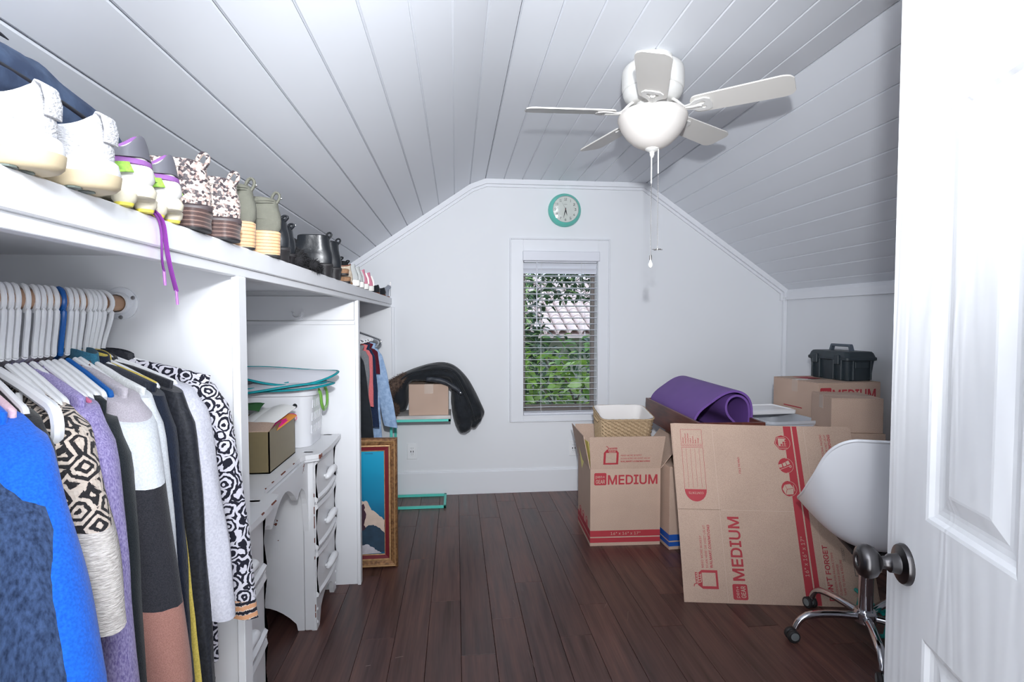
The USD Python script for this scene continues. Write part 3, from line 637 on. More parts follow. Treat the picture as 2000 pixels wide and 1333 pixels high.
def fur(mesh, n, ln, seed):
    g = np.random.default_rng(seed); P, fi = trimesh.sample.sample_surface(mesh, n, seed=seed)
    N = mesh.face_normals[fi] + g.normal(0, .45, (n, 3)) + np.array([0, 0, -.25]); N /= np.linalg.norm(N, axis=1, keepdims=True)
    s = np.cross(N, g.normal(0, 1, (n, 3))); s /= np.linalg.norm(s, axis=1, keepdims=True)
    l = ln * g.uniform(.5, 1.2, (n, 1)); w = .0011
    V = np.stack([P - s * w, P + s * w, P + N * l * .6 + s * w * .6, P + N * l + np.array([0, 0, -.12]) * l], 1)
    F = (np.arange(n)[:, None, None] * 4 + np.array([[0, 1, 2], [0, 2, 3]])).reshape(-1, 3)
    return trimesh.Trimesh(V.reshape(-1, 3), F, process=False)
f1 = blob([[((-.475, 3.74, .765), .040), ((-.455, 3.73, .815), .042), ((-.40, 3.735, .865), .036), ((-.35, 3.76, .895), .028)]], .016, 4, 1, .01, 25)
f2 = blob([[((-.425, 3.715, .70), .026), ((-.43, 3.71, .665), .030), ((-.445, 3.71, .63), .026)]], .014, 4, 2, .01, 25)
for f_, sd in ((f1, 1), (f2, 2)):
    part(ct, 'fur_trim', cat(f_, fur(f_, 2600, .022, sd)), m_fur, False, label='brown fur trim')
# ------------------------------------------------------------------ hangers and clothes on the near rod
def fabric(name, c1, c2=None, sc=220, st=(1, 1, 1), bump=.25, rough=.85, ramp=(.35, .65), bs=None):
    return M(name, c1, rough, col2=c2 or tuple(c * .72 for c in c1), scale=sc * 2.2, stretch=st, bump=bump, bscale=(bs or sc) * 1.6, ramp=[(ramp[0], c2 or tuple(c * .72 for c in c1)), (ramp[1], c1)], sheen=.15, spec=.2)
def tex(name, nodes, links, rough=.85):
    nd = {'tc': ('texture_coordinate', {}), 'p': ('principled_bsdf', {'roughness': rough, 'specular_ior_level': .2, 'sheen_weight': .1})}
    nd.update(nodes)
    return usdkit.material(stage, '/World/Looks/' + name, nd, links, surface='p.BSDF')
m_paisley = tex('paisley', {'n': ('noise_texture', {'scale': 34.0, 'detail': 2.0}), 'mx': ('mix', {'mix_type': 'linear_light', 'fac': .010}), 'v': ('voronoi_texture', {'scale': 33.0, 'randomness': .6}), 'm': ('math', {'math_type': 'multiply', 'value2': 24.0}), 's': ('math', {'math_type': 'sine'}),
    'v2': ('voronoi_texture', {'scale': 100.0, 'feature': 'distance_to_edge'}), 'm2': ('math', {'math_type': 'multiply', 'value2': 2.6}), 'ad': ('math', {'math_type': 'subtract'}), 'mr': ('map_range', {'from_min': -2.0, 'from_max': 1.0}),
    'r': ('rgb_ramp', {'ramp': [(0.0, S(34, 34, 46)), (0.51, S(36, 36, 48)), (0.57, S(214, 212, 222)), (1.0, S(220, 218, 228))]})},
    [('tc.object', 'n.vector'), ('tc.object', 'mx.color1'), ('n.color', 'mx.color2'), ('mx.color', 'v.vector'), ('mx.color', 'v2.vector'), ('v.distance', 'm.value1'), ('m.value', 's.value1'), ('v2.distance', 'm2.value1'), ('s.value', 'ad.value1'), ('m2.value', 'ad.value2'), ('ad.value', 'mr.value'), ('mr.result', 'r.fac'), ('r.color', 'p.base_color')])
m_border = tex('paisley_border', {'w': ('wave_texture', {'wave_type': 'bands', 'bands_direction': 'z', 'scale': 17.0, 'distortion': 1.5, 'detail_scale': 20.0}), 'r': ('rgb_ramp', {'ramp': [(0.0, S(30, 30, 40)), (.3, S(52, 50, 60)), (.36, S(220, 210, 205)), (.55, S(220, 190, 165)), (.6, S(214, 150, 110)), (1.0, S(216, 160, 120))]})},
    [('tc.object', 'w.vector'), ('w.fac', 'r.fac'), ('r.color', 'p.base_color')])
m_knit = tex('fairisle_knit', {'v': ('voronoi_texture', {'metric': 'manhattan', 'scale': 30.0, 'randomness': .25}), 'vc': ('voronoi_texture', {'scale': 210.0, 'randomness': .5}), 'sp': ('separate_color', {}), 'm': ('math', {'math_type': 'multiply', 'value2': 16.0}), 'si': ('math', {'math_type': 'sine'}),
    'a': ('math', {'math_type': 'multiply_add', 'value2': .9}), 'mr': ('map_range', {'from_min': -1.0, 'from_max': 2.0}), 'r': ('rgb_ramp', {'ramp': [(0.0, S(42, 40, 42)), (.46, S(44, 42, 44)), (.50, S(200, 184, 170)), (1.0, S(212, 200, 188))]}), 'b': ('bump', {'strength': .6, 'distance': .003})},
    [('tc.object', 'v.vector'), ('tc.object', 'vc.vector'), ('vc.color', 'sp.color'), ('v.distance', 'm.value1'), ('m.value', 'si.value1'), ('sp.r', 'a.value1'), ('si.value', 'a.value3'), ('a.value', 'mr.value'), ('mr.result', 'r.fac'), ('r.color', 'p.base_color'), ('vc.distance', 'b.height'), ('b.normal', 'p.normal')])
def zbands(name, bands):
    """constant colours by height below the rod: [(z_from, colour)], lowest first, z from -1 to 0"""
    ramp = []
    for i, (z, c) in enumerate(bands):
        ramp.append((max(0.0, z + 1), c))
        if i + 1 < len(bands): ramp.append((bands[i + 1][0] + 1 - .001, c))
    return tex(name, {'sx': ('separate_xyz', {}), 'ad': ('math', {'math_type': 'add', 'value2': 1.0}), 'r': ('rgb_ramp', {'ramp': ramp}), 'n': ('noise_texture', {'scale': 300.0, 'detail': 1.0}), 'r2': ('rgb_ramp', {'ramp': [(.3, (.85, .85, .85)), (.7, (1.05, 1.05, 1.05))]}), 'm': ('mix', {'mix_type': 'multiply', 'fac': 1.0})},
        [('tc.object', 'sx.vector'), ('sx.z', 'ad.value1'), ('ad.value', 'r.fac'), ('tc.object', 'n.vector'), ('n.fac', 'r2.fac'), ('r.color', 'm.color1'), ('r2.color', 'm.color2'), ('m.color', 'p.base_color')])
f_lav = fabric('lavender_white', S(214, 214, 224), S(196, 196, 208), 120)
f_black = fabric('black_satin', S(44, 46, 54), S(30, 32, 38), 90, rough=.5)
f_yellow = fabric('mustard', S(222, 200, 100), S(200, 178, 84), 150)
f_navy = fabric('navy_rib', S(34, 42, 60), S(20, 25, 38), 260, (2.5, 2.5, .15), .5)
f_white = fabric('white_cotton', S(222, 226, 230), S(206, 210, 216), 160)
f_teal = fabric('teal_knit', S(52, 112, 138), S(40, 92, 116), 200)
f_grey = fabric('warm_grey', S(188, 182, 190), S(170, 163, 172), 260)
f_char = fabric('charcoal', S(52, 52, 58), S(36, 36, 41), 260)
f_brown = fabric('brown_knit', S(170, 124, 112), S(150, 106, 96), 300)
f_brownrib = fabric('brown_rib', S(140, 96, 86), S(98, 64, 58), 260, (2.5, 2.5, .12), .6)
f_green = fabric('dark_green', S(40, 46, 50), S(27, 32, 36), 300)
f_rose = fabric('rose_heather', S(214, 120, 152), S(176, 84, 118), 260, (1, 1, .5))
f_purple = fabric('purple_heather', S(176, 166, 208), S(112, 100, 158), 190, (1.2, 1.2, .5), ramp=(.3, .7))
f_cream = fabric('cream_rib', S(226, 220, 214), S(186, 178, 172), 110, (.5, .5, 2.5), .9)
f_btee = fabric('black_tee', S(48, 48, 50), S(38, 38, 40), 160)
f_pink = fabric('pale_pink', S(232, 200, 210), S(220, 184, 196), 160)
f_blue = fabric('royal_blue', S(30, 110, 224), S(22, 92, 200), 160)
f_denim = fabric('denim', S(70, 92, 132), S(30, 44, 72), 120, (1, 1, .35), .3, ramp=(.28, .75))
f_stone = fabric('stone_grey', S(210, 212, 206), S(190, 192, 188), 160)
f_black2 = fabric('black_knit', S(30, 30, 36), S(20, 20, 25), 240)
m_stitch = M('orange_stitch', S(206, 128, 84), .7)
m_bluehang = M('blue_plastic', S(16, 92, 170), .3)
m_blackhang = M('black_plastic', S(34, 34, 38), .35)
m_clearhang = M('clear_plastic', S(205, 208, 214), .12, transmission_weight=.5)

def hanger_mesh(hw=.186, drop=.150, fat=.0044, loop=.018, neck=.095, bar=True):
    a = np.radians(np.linspace(205, -90, 16))
    hook = [(.022 * math.cos(t), 0, .022 * math.sin(t)) for t in a]
    hook[0] = (hook[0][0], 0, hook[0][2])
    hk = tube(np.array(hook[:-1] + [tuple(p) for p in spline([(.0205, 0, -.008), (.018, 0, -.030), (.007, 0, -.065), (0, 0, -neck)], 9)]), fat, 8, up=(0, 1, 0))
    arm = []
    zt = -drop
    side = [(0, 0, -neck), (.03, 0, -neck - .010), (hw * .55, 0, -neck - (drop - neck) * .55), (hw - .02, 0, zt + .004)] + [(hw - .018 + .018 * math.cos(t), 0, zt - loop / 2 + loop / 2 * math.sin(t) + .002) for t in np.radians(np.linspace(60, -80, 6))] + [(hw - .035, 0, zt - loop), (0, 0, zt - loop - .002)]
    L = [(-x, y, z) for x, y, z in side[::-1]]
    loop_ = np.array(L[:-1] + side) if bar else None
    ar = tube(np.array(side[1:] + L[1:]), fat * 1.05, 8, up=(0, 1, 0)) if True else None
    return hk, ar
hk_, ar_ = hanger_mesh()
HX, HZ = -.705, 1.3225
first_hanger = None
def put_hanger(y, th, label, mat=None, group='white hangers on the near rod', dz=.0205 - .0205):
    global first_hanger
    loc = (HX, y, HZ)
    if mat is None and first_hanger is not None:
        return copy(first_hanger, loc, -th, label, group)
    h = thing('clothes_hanger', label, 'hanger', loc, -th, group if mat is None else None)
    part(h, 'hook', hk_, mat or m_plastic_w, 40); part(h, 'arm_loop', ar_, mat or m_plastic_w, 40)
    if mat is None: first_hanger = h
    return h

def garment_body(tip=.212, zt=-.147, hem=-.72, wide=.235, b=.010, seed=0, neckz=-.112, neckw=.062, fold=.006, nring=30, N=44, drop=0):
    z = np.r_[np.linspace(neckz, zt, 9), np.linspace(zt, hem, nring)[1:]] - drop
    ph = np.linspace(0, 2 * np.pi, N, endpoint=False)
    rings = []
    for i, zz in enumerate(z):
        t = np.clip((neckz - drop - zz) / (neckz - zt), 0, 1); d = np.clip((zt - drop - zz) / (zt - hem), 0, 1)
        A = neckw + (tip - neckw) * t ** .9 + (wide - tip) * d
        if d > 0: A -= .018 * np.sin(np.pi * np.clip(d * 3, 0, 1)) 
        B = b * (.75 + .35 * min(1, t * 1.2) + .6 * d)
        c, s = np.cos(ph), np.sin(ph)
        u = A * np.sign(c) * np.abs(c) ** .8
        u = np.where(u < -.225, -.225 + (u + .225) * .2, u)
        f = fold * d ** .6 * (noise(np.stack([u * 16 + seed, s * 0 + seed * 1.7, np.full(N, zz * 2.2)], -1), seed) - .5) * 2
        v = B * np.sign(s) * np.abs(s) ** .6 + f
        rings.append(np.stack([u, v, np.full(N, zz) + .004 * np.sin(u * 30 + seed) * (d > .97)], 1))
    return loft(rings)
def sleeve_mesh(side, z0=-.156, z1=-.70, u0=.185, u1=.285, r0=.058, r1=.040, flat=.30, seed=0, t0=0.0, t1=1.0, n=26, N=22, fold=.005, v1=0.0):
    """sleeve from the shoulder down; t0..t1 cuts a stretch of it (colour blocks)"""
    T = np.linspace(t0, t1, max(5, int(n * (t1 - t0)) + 2))
    ph = np.linspace(0, 2 * np.pi, N, endpoint=False)
    rings = []
    for t in T:
        uc = u0 + (u1 - u0) * (t ** .8); zc = z0 + (z1 - z0) * t
        r = (r0 + (r1 - r0) * t) * min(1, .45 + 3.2 * max(t, .02) ** .7 if t < .2 else 1)
        f = fold * (noise(np.stack([np.cos(ph) * 2.2 + seed, np.sin(ph) * 2.2, np.full(N, zc * 9)], -1), seed) - .5) * 2 * min(1, t * 3)
        rr = r + f
        u = uc + rr * np.cos(ph); v = v1 * t + rr * flat * np.sin(ph)
        zz = zc - (u - uc) * .28 * (1 - .3 * t)
        rings.append(np.stack([side * u, v, zz], 1))
    m = loft(rings)
    return m
def collar_mesh(z0=-.122, h=.03, w=.066, b=.022, seed=0, open_=True):
    ph = np.linspace(0, 2 * np.pi, 32, endpoint=False)
    R = []
    for (zz, k) in ((z0 - .02, 1.10), (z0, 1.02), (z0 + h, .93), (z0 + h + .002, .88), (z0 + h - .002, .84), (z0 - .01, .9)):
        R.append(np.stack([w * k * np.cos(ph), b * k * np.sin(ph), zz + .010 * np.abs(np.cos(ph)) ** 2 * -1 + .0 * ph], 1))
    return loft(R)
def garment(name, label, cat, y, th, body=None, sleeve=None, collar=None, bk=None, sk=None, ck=None, parts=(), back=True, group=None):
    g = thing(name, label, cat, (HX, y, HZ), -th, group)
    bk = dict(bk or {}); sk = dict(sk or {})
    if body is not None: part(g, 'body', garment_body(**bk), body, 50)
    if sleeve is not None:
        secs = sleeve if isinstance(sleeve, list) else [('sleeve', 0, 1, sleeve)]
        for nm, a, b_, mt in secs:
            part(g, nm, sleeve_mesh(1, t0=a, t1=b_, **sk), mt, 50)
            if back: part(g, nm, sleeve_mesh(-1, t0=a, t1=b_, **{**sk, 'u1': min(sk.get('u1', .25), .235)}), mt, 50)
    if collar is not None: part(g, 'collar', collar_mesh(**(ck or {})), collar, 50)
    for nm, me, mt in parts: part(g, nm, me, mt, 40)
    return g

put_hanger(1.167, 4, 'white plastic hanger holding the black and white patterned blouse')
garment('blouse', 'black and white scroll patterned blouse hanging farthest right by the closet divider', 'blouse', 1.166, 4, m_paisley,
    [('sleeve', 0, .92, m_paisley), ('cuff', .92, 1.0, m_border)], f_black, dict(hem=-.74, wide=.215, b=.010, seed=1), dict(z1=-.64, u1=.262, r0=.052, r1=.036, flat=.55, seed=3), dict(b=.014),
    parts=[('hem_border', mv(garment_body(tip=.21, zt=-.74, hem=-.84, wide=.205, b=.0105, seed=1, neckz=-.735, neckw=.205), 0, 0, .0), m_border)])
put_hanger(1.151, 20, 'white plastic hanger holding the pale lavender top')
garment('long_sleeved_top', 'plain pale lavender white long sleeved top hanging beside the patterned blouse', 'top', 1.150, 20, f_lav, f_lav, None, dict(hem=-.60, b=.008, seed=2, drop=.012, tip=.20, wide=.21), dict(z1=-.585, u1=.262, r0=.058, r1=.044, flat=.6, seed=5, fold=.010))
put_hanger(1.138, 24, 'white plastic hanger holding the shiny charcoal shirt')
garment('shirt', 'shiny charcoal black shirt with a pointed collar hanging left of the lavender top', 'shirt', 1.137, 24, f_black, f_black, f_black, dict(hem=-.80, b=.008, seed=3, tip=.205), dict(z1=-.86, u1=.262, r0=.060, r1=.036, flat=.42, seed=6), dict(h=.024, b=.02))
put_hanger(1.127, 27, 'white plastic hanger holding the mustard yellow top')
garment('sleeved_top', 'mustard yellow top seen as a narrow strip between two dark garments', 'top', 1.126, 27, f_yellow, f_yellow, f_yellow, dict(hem=-.84, b=.008, seed=4, tip=.185, wide=.22), dict(z1=-.88, u0=.160, u1=.268, r0=.044, r1=.034, flat=.26, seed=7), dict(b=.012))
put_hanger(1.115, 30, 'white plastic hanger holding the navy ribbed cardigan')
garment('cardigan', 'navy blue ribbed cardigan with a wide rib collar', 'cardigan', 1.114, 30, f_navy, f_navy, f_navy, dict(hem=-.80, b=.009, seed=5, tip=.208), dict(z1=-.90, u1=.262, r0=.060, r1=.036, flat=.42, seed=8), dict(h=.040, b=.022, w=.075, z0=-.134))
put_hanger(1.097, 33, 'white plastic hanger holding the white sweater with a teal shoulder stripe')
m_w6 = zbands('white_teal_bands', [(-1, S(40, 60, 84)), (-.505, S(205, 211, 216)), (-.215, S(52, 112, 138)), (-.19, S(226, 228, 228))])
garment('sweater', 'white sweater with a teal shoulder stripe and dark lower half', 'sweater', 1.096, 33, m_w6, [('sleeve_top', 0, .50, f_white), ('sleeve', .50, 1, f_char)], f_teal, dict(hem=-.74, b=.009, seed=6, drop=.004), dict(z1=-.78, u1=.268, r0=.058, r1=.042, flat=.45, seed=9), dict(h=.034, b=.018))
put_hanger(1.050, 37, 'blue plastic hanger among the white ones on the near rod', mat=m_bluehang)
put_hanger(1.067, 36, 'white plastic hanger holding the colour blocked sweater')
m_b7 = zbands('block_sweater_bands', [(-1, S(40, 40, 46)), (-.232, S(52, 52, 58)), (-.206, S(188, 182, 190))])
garment('sweater', 'colour blocked sweater in grey, white, charcoal and brown with a brown rib collar', 'sweater', 1.066, 36, m_b7,
    [('sleeve_shoulder', 0, .06, f_grey), ('sleeve_top', .06, .29, f_white), ('sleeve_middle', .29, .71, f_char), ('cuff', .71, 1.0, f_brown)], f_brownrib, dict(hem=-.66, b=.010, seed=7), dict(z1=-.60, u1=.300, r0=.060, r1=.052, flat=.68, seed=10), dict(h=.052, b=.026, w=.078, z0=-.158))
put_hanger(1.017, 37, 'white plastic hanger holding the dark green cardigan')
garment('cardigan', 'dark green black knitted cardigan hanging left of the colour blocked sweater', 'cardigan', 1.016, 37, f_green, f_green, None, dict(hem=-.86, b=.010, seed=8, drop=.012, neckw=.085), dict(z0=-.182, z1=-.84, u1=.276, r0=.062, r1=.044, flat=.55, seed=11))
put_hanger(.989, 37, 'white plastic hanger holding the rose pink top')
garment('sleeved_top', 'rose pink heathered top showing only at its shoulder and sleeve edge', 'top', .988, 37, f_rose, f_rose, None, dict(hem=-.52, b=.008, seed=9, drop=.008, tip=.205, wide=.21), dict(z1=-.50, u1=.235, r0=.058, r1=.044, flat=.3, seed=12))
put_hanger(.969, 37, 'white plastic hanger holding the purple heathered sweatshirt')
garment('sweatshirt', 'purple heathered sweatshirt with long sleeves', 'sweatshirt', .968, 37, f_purple, f_purple, f_purple, dict(hem=-.80, b=.011, seed=10, drop=.0, wide=.26), dict(z1=-.82, u1=.310, r0=.064, r1=.048, flat=.62, seed=13, fold=.008), dict(h=.016, b=.018))
put_hanger(.921, 37, 'white plastic hanger holding the black and cream knitted cardigan')
garment('cardigan', 'black and cream patterned knitted cardigan with a white ribbed sleeve end', 'cardigan', .920, 37, m_knit, [('sleeve', 0, .52, m_knit), ('ribbed_sleeve_end', .52, 1.0, f_cream)], None, dict(hem=-.70, b=.011, seed=11, drop=.006, wide=.25), dict(z1=-.42, u1=.300, r0=.060, r1=.048, flat=.6, seed=14, fold=.009))
big = thing('clothes_hanger', 'wide empty white hanger with a broad rounded end in front of the knitted cardigan', 'hanger', (HX, .900, HZ), -37)
hb, ab = hanger_mesh(.240, .152, .0072, .046, .100)
part(big, 'hook', hb, m_plastic_w, 40); part(big, 'arm_loop', ab, m_plastic_w, 40)
part(big, 'strap_hook', tube([(.12, -.002, -.136), (.12, -.002, -.152), (.127, -.002, -.160), (.136, -.002, -.154)], .004, 8), m_plastic_w, 40)
put_hanger(.875, 37, 'white plastic hanger holding the plain black tee')
garment('t_shirt', 'plain black t-shirt behind the royal blue polo', 't-shirt', .874, 37, f_btee, f_btee, None, dict(hem=-.80, b=.010, seed=12, drop=.012, tip=.200), dict(z1=-.52, u1=.262, r0=.062, r1=.055, flat=.3, seed=15))
put_hanger(.851, 37, 'white plastic hanger holding the pale pink top')
garment('t_shirt', 'pale pink and white t-shirt between the black tee and the royal blue polo', 't-shirt', .850, 37, f_pink, [('sleeve', 0, .5, f_pink), ('sleeve_end', .5, 1, f_white)], None, dict(hem=-.74, b=.009, seed=13, drop=.0, tip=.200), dict(z1=-.43, u1=.232, r0=.060, r1=.052, flat=.34, seed=16))
put_hanger(.825, 37, 'white plastic hanger holding the royal blue polo')
garment('polo_shirt', 'royal blue polo shirt with half length sleeves', 'polo shirt', .832, 37, f_blue, [('sleeve', 0, .93, f_blue), ('sleeve_hem', .93, 1, f_blue)], f_blue, dict(hem=-.72, b=.011, seed=14, drop=.0, tip=.205, wide=.27), dict(z1=-.43, u1=.335, r0=.066, r1=.064, flat=.62, seed=17), dict(h=.02, b=.018))
put_hanger(.787, 37, 'white plastic hanger holding the denim jacket')
dj = garment('denim_jacket', 'blue denim jacket with orange stitching at the near end of the rod', 'jacket', .806, 36, f_denim, f_denim, f_denim, dict(hem=-.70, b=.013, seed=15, drop=.012, tip=.212, wide=.27), dict(z0=-.178, z1=-.84, u1=.450, r0=.076, r1=.070, flat=.75, seed=18, fold=.012), dict(h=.02, b=.02))
for dz in (0, -.020):
    q = []
    for t in np.linspace(0, 1, 9):
        q.append(bx(-.0035, .0035, -.0008, .0008, -.0012, .0012))
        q[-1] = mv(rot(q[-1], 38, (0, 1, 0)), .185 + .075 * t, -.0245, -.455 - .085 * t + dz)
    part(dj, 'stitching', cat(q), m_stitch, False, kind='stuff')
put_hanger(.743, 37, 'white plastic hanger holding the stone grey shirt')
garment('shirt', 'stone grey shirt hanging at the very left edge beside the denim jacket', 'shirt', .742, 37, f_stone, f_stone, None, dict(hem=-.80, b=.010, seed=16, drop=.02), dict(z1=-.80, u1=.268, r0=.06, r1=.05, flat=.25, seed=19))
garment('shirt', 'black knitted shirt lowest at the left edge of the picture', 'shirt', .715, 37, f_black2, f_black2, None, dict(hem=-.82, b=.010, seed=17, drop=.03), dict(z1=-.86, u1=.262, r0=.06, r1=.05, flat=.25, seed=20))
put_hanger(.716, 37, 'white plastic hanger holding the black knitted shirt at the left edge')

for y_, lab in ((.935, 'empty white hanger first left of the purple sweatshirt hanger'), (.949, 'empty white hanger second left of the purple sweatshirt hanger'), (1.002, 'empty white hanger between the dark green cardigan and the rose top'), (1.033, 'empty white hanger just left of the blue plastic hanger'), (1.082, 'empty white hanger behind the colour blocked sweater')):
    put_hanger(y_, 37, lab)

# ---- far bay: hangers and clothes near the back wall
f_lblue = fabric('light_blue_quilt', S(172, 198, 230), S(142, 170, 208), 20, (1, 1, 1), .7, bs=26)
f_burg = fabric('burgundy', S(96, 24, 44), S(74, 16, 32), 160)
f_dnavy = fabric('dark_denim', S(38, 54, 86), S(24, 34, 58), 140)
f_coral = fabric('coral', S(226, 126, 128), S(206, 104, 108), 150)
f_gray = fabric('mid_grey', S(132, 134, 138), S(112, 114, 118), 150)
def far_g(name, label, cat_, y, th, mt, hem, wide, seed, b=.014, tip=.20, dx=0, flare=.0):
    g = thing(name, label, cat_, (HX + dx, y, HZ - .0), -th)
    part(g, 'body', garment_body(tip=tip, hem=hem, wide=wide, b=b, seed=seed, drop=.035), mt, 50)
    part(g, 'sleeve', sleeve_mesh(1, z0=-.205, z1=hem + .06, u0=tip - .025, u1=wide + flare, r0=.05, r1=.042, flat=.34, seed=seed), mt, 50)
    return g
far_g('padded_jacket', 'light blue quilted jacket hanging rightmost in the far closet bay', 'jacket', 3.50, 4, f_lblue, -.77, .24, 31, .016, .205, flare=.055)
far_g('shirt', 'burgundy shirt hanging behind the light blue jacket', 'shirt', 3.44, 6, f_burg, -.42, .195, 32, .012, .20)
far_g('denim_shirt', 'dark blue denim shirt beside the light blue jacket in the far bay', 'shirt', 3.38, 6, f_dnavy, -.74, .195, 33, .013, .19)
far_g('blouse', 'coral and white blouse hanging in the far closet bay', 'blouse', 3.29, 6, f_coral, -.60, .180, 34, .012, .19)
far_g('shirt', 'grey shirt hanging next to the coral blouse in the far bay', 'shirt', 3.20, 6, f_gray, -.60, .165, 35, .012, .185)
far_g('padded_coat', 'black padded coat low in the far closet bay behind the picture', 'coat', 3.08, 6, m_coat, -.86, .225, 36, .02, .165)
for i, (y, th, mt, lab) in enumerate([(3.74, 14, m_clearhang, 'clear plastic hanger rearmost on the far rod'), (3.66, 12, m_blackhang, 'black plastic hanger near the back wall on the far rod'), (3.60, 10, m_clearhang, 'clear plastic hanger behind the light blue jacket')]):
    h = thing('clothes_hanger', lab, 'hanger', (HX, y, HZ), -th)
    hh, aa = hanger_mesh(.215, .165, .0055, .034); part(h, 'hook', hh, mt, 40); part(h, 'arm_loop', aa, mt, 40)
for y, th, lab in ((3.50, 4, 'white hanger holding the light blue quilted jacket in the far bay'), (3.44, 6, 'white hanger holding the burgundy shirt in the far bay'), (3.38, 6, 'white hanger holding the dark blue denim shirt in the far bay'), (3.29, 6, 'white hanger holding the coral blouse in the far bay'), (3.20, 6, 'white hanger holding the grey shirt in the far bay'), (3.08, 6, 'white hanger holding the black padded coat in the far bay')):
    put_hanger(y, th, lab, group='white hangers on the far rod')
# ------------------------------------------------------------------ shoes along the closet shelf
SZ = 1.447
def foot_ring(z, xb, xf, hw, n=40, toe=.10, zt=0.0, zb=0.0, sq=.85):
    """closed ring at height z, heel at xb, toe at xf (shoe points to -x); zt lifts the toe end, zb the heel end"""
    ph = np.linspace(0, 2 * np.pi, n, endpoint=False)
    a = (xb - xf) / 2; xc = (xb + xf) / 2
    c, s = np.cos(ph), np.sin(ph)
    x = xc + a * np.sign(c) * np.abs(c) ** sq
    w = hw * (1 - toe * (c)) * (1 - .10 * np.exp(-((x - xc - .2 * a) / (.35 * a)) ** 2))
    y = w * np.sign(s) * np.abs(s) ** sq
    return np.stack([x, y, z + zt * np.clip(-c, 0, 1) ** 3 + zb * np.clip(c, 0, 1) ** 4], 1)
def shoe_upper(levels, dep=.03, **k):
    """outer rings, then back down inside"""
    R = [foot_ring(*l[:4], zt=l[4] if len(l) > 4 else 0, zb=l[5] if len(l) > 5 else 0, **k) for l in levels]
    z, xb, xf, hw, *r_ = levels[-1]
    zt, zb = (r_ + [0, 0])[:2]
    R.append(foot_ring(z + .003, xb - .003, xf + .003, hw - .003, zt=zt, zb=zb, **k))
    R.append(foot_ring(z, xb - .006, xf + .006, hw - .006, zt=zt, zb=zb, **k))
    R.append(foot_ring(z - dep, xb - .006, xf + .006, hw - .006, **k))
    return loft(R)
def pull_tab(x, z, h, w=.012, t=.0035):
    pts = [(x - .004, 0, z - .03), (x + .001, 0, z), (x + .004, 0, z + h * .7), (x - .002, 0, z + h), (x - .010, 0, z + h * .75), (x - .012, 0, z - .005)]
    return tube(spline(pts, 16), w / 2, 8, flat=t / w * 2, up=(1, 0, 0))
def shoe(name, label, cat_, y, x=-.445, rz=0, group=None, z=SZ):
    return thing(name, label, cat_, (x, y, z), rz, group)

# white knitted running sneakers with cream soles, overhanging the shelf edge
m_kn = M('white_knit', S(200, 200, 204), .9, var=.12, scale=260, bump=.9, bscale=190, stretch=(1, 1, 2.0))
m_midw = M('white_foam', S(212, 212, 214), .5); m_cream = M('cream_sole', S(196, 180, 150), .5, var=.06, scale=40)
m_under = M('grey_green_outsole', S(128, 142, 132), .5, col2=S(70, 76, 74), scale=55, detail=0)
def sneaker(label, y, rz, x):
    t = shoe('running_sneaker', label, 'sneaker', y, x, rz, 'white knitted sneakers')
    part(t, 'upper', shoe_upper([(.026, -.002, -.268, .041), (.040, .001, -.264, .0425), (.052, .001, -.245, .0415, -.006), (.060, -.001, -.205, .040, -.002), (.066, -.004, -.165, .0375, .006, .006), (.069, -.006, -.135, .035, .010, .014), (.070, -.006, -.125, .034, .012, .022)], .035), m_kn, 40)
    part(t, 'midsole', loft([foot_ring(.016, .006, -.276, .045), foot_ring(.022, .008, -.279, .0465), foot_ring(.034, .005, -.275, .0455), foot_ring(.037, .002, -.270, .043)]), m_midw, 40, label='white foam midsole')
    part(t, 'sole', loft([foot_ring(.000, -.004, -.266, .039, zt=.012), foot_ring(.0015, .002, -.274, .044, zt=.010), foot_ring(.006, .007, -.279, .0465, zt=.008), foot_ring(.019, .009, -.280, .0475), foot_ring(.020, .006, -.278, .046)]), m_cream, 40, label='cream rubber sole')
    ps = [mv(prism(Point(0, 0).buffer(.009, quad_segs=2), .002), -.03 - .021 * i, -.022 + .022 * j + (.011 if i % 2 else 0), -.0012) for i in range(6) for j in range(2)]
    part(t, 'tread', cat(ps), m_under, False, kind='stuff', label='grey green tread pods')
    part(t, 'heel_loop', tube([(.0005, 0, .058), (.0015, 0, .074), (-.002, 0, .089), (-.009, 0, .093), (-.013, 0, .086)], .013, 10, flat=.28, up=(1, 0, 0)), m_kn, 40)
    return t
s1 = sneaker('white knitted running sneaker with a cream sole, leftmost shoe on the shelf', .640, 0, -.430)
part(s1, 'lettering', text('n', .010, .008, (-.052, -.0472, .0085), (1, 0, 0), (0, 0, 1)), M('faint_print', S(130, 122, 108), .7), False)
sneaker('white knitted running sneaker with a cream sole, second shoe from the left on the shelf', .728, -3, -.424)

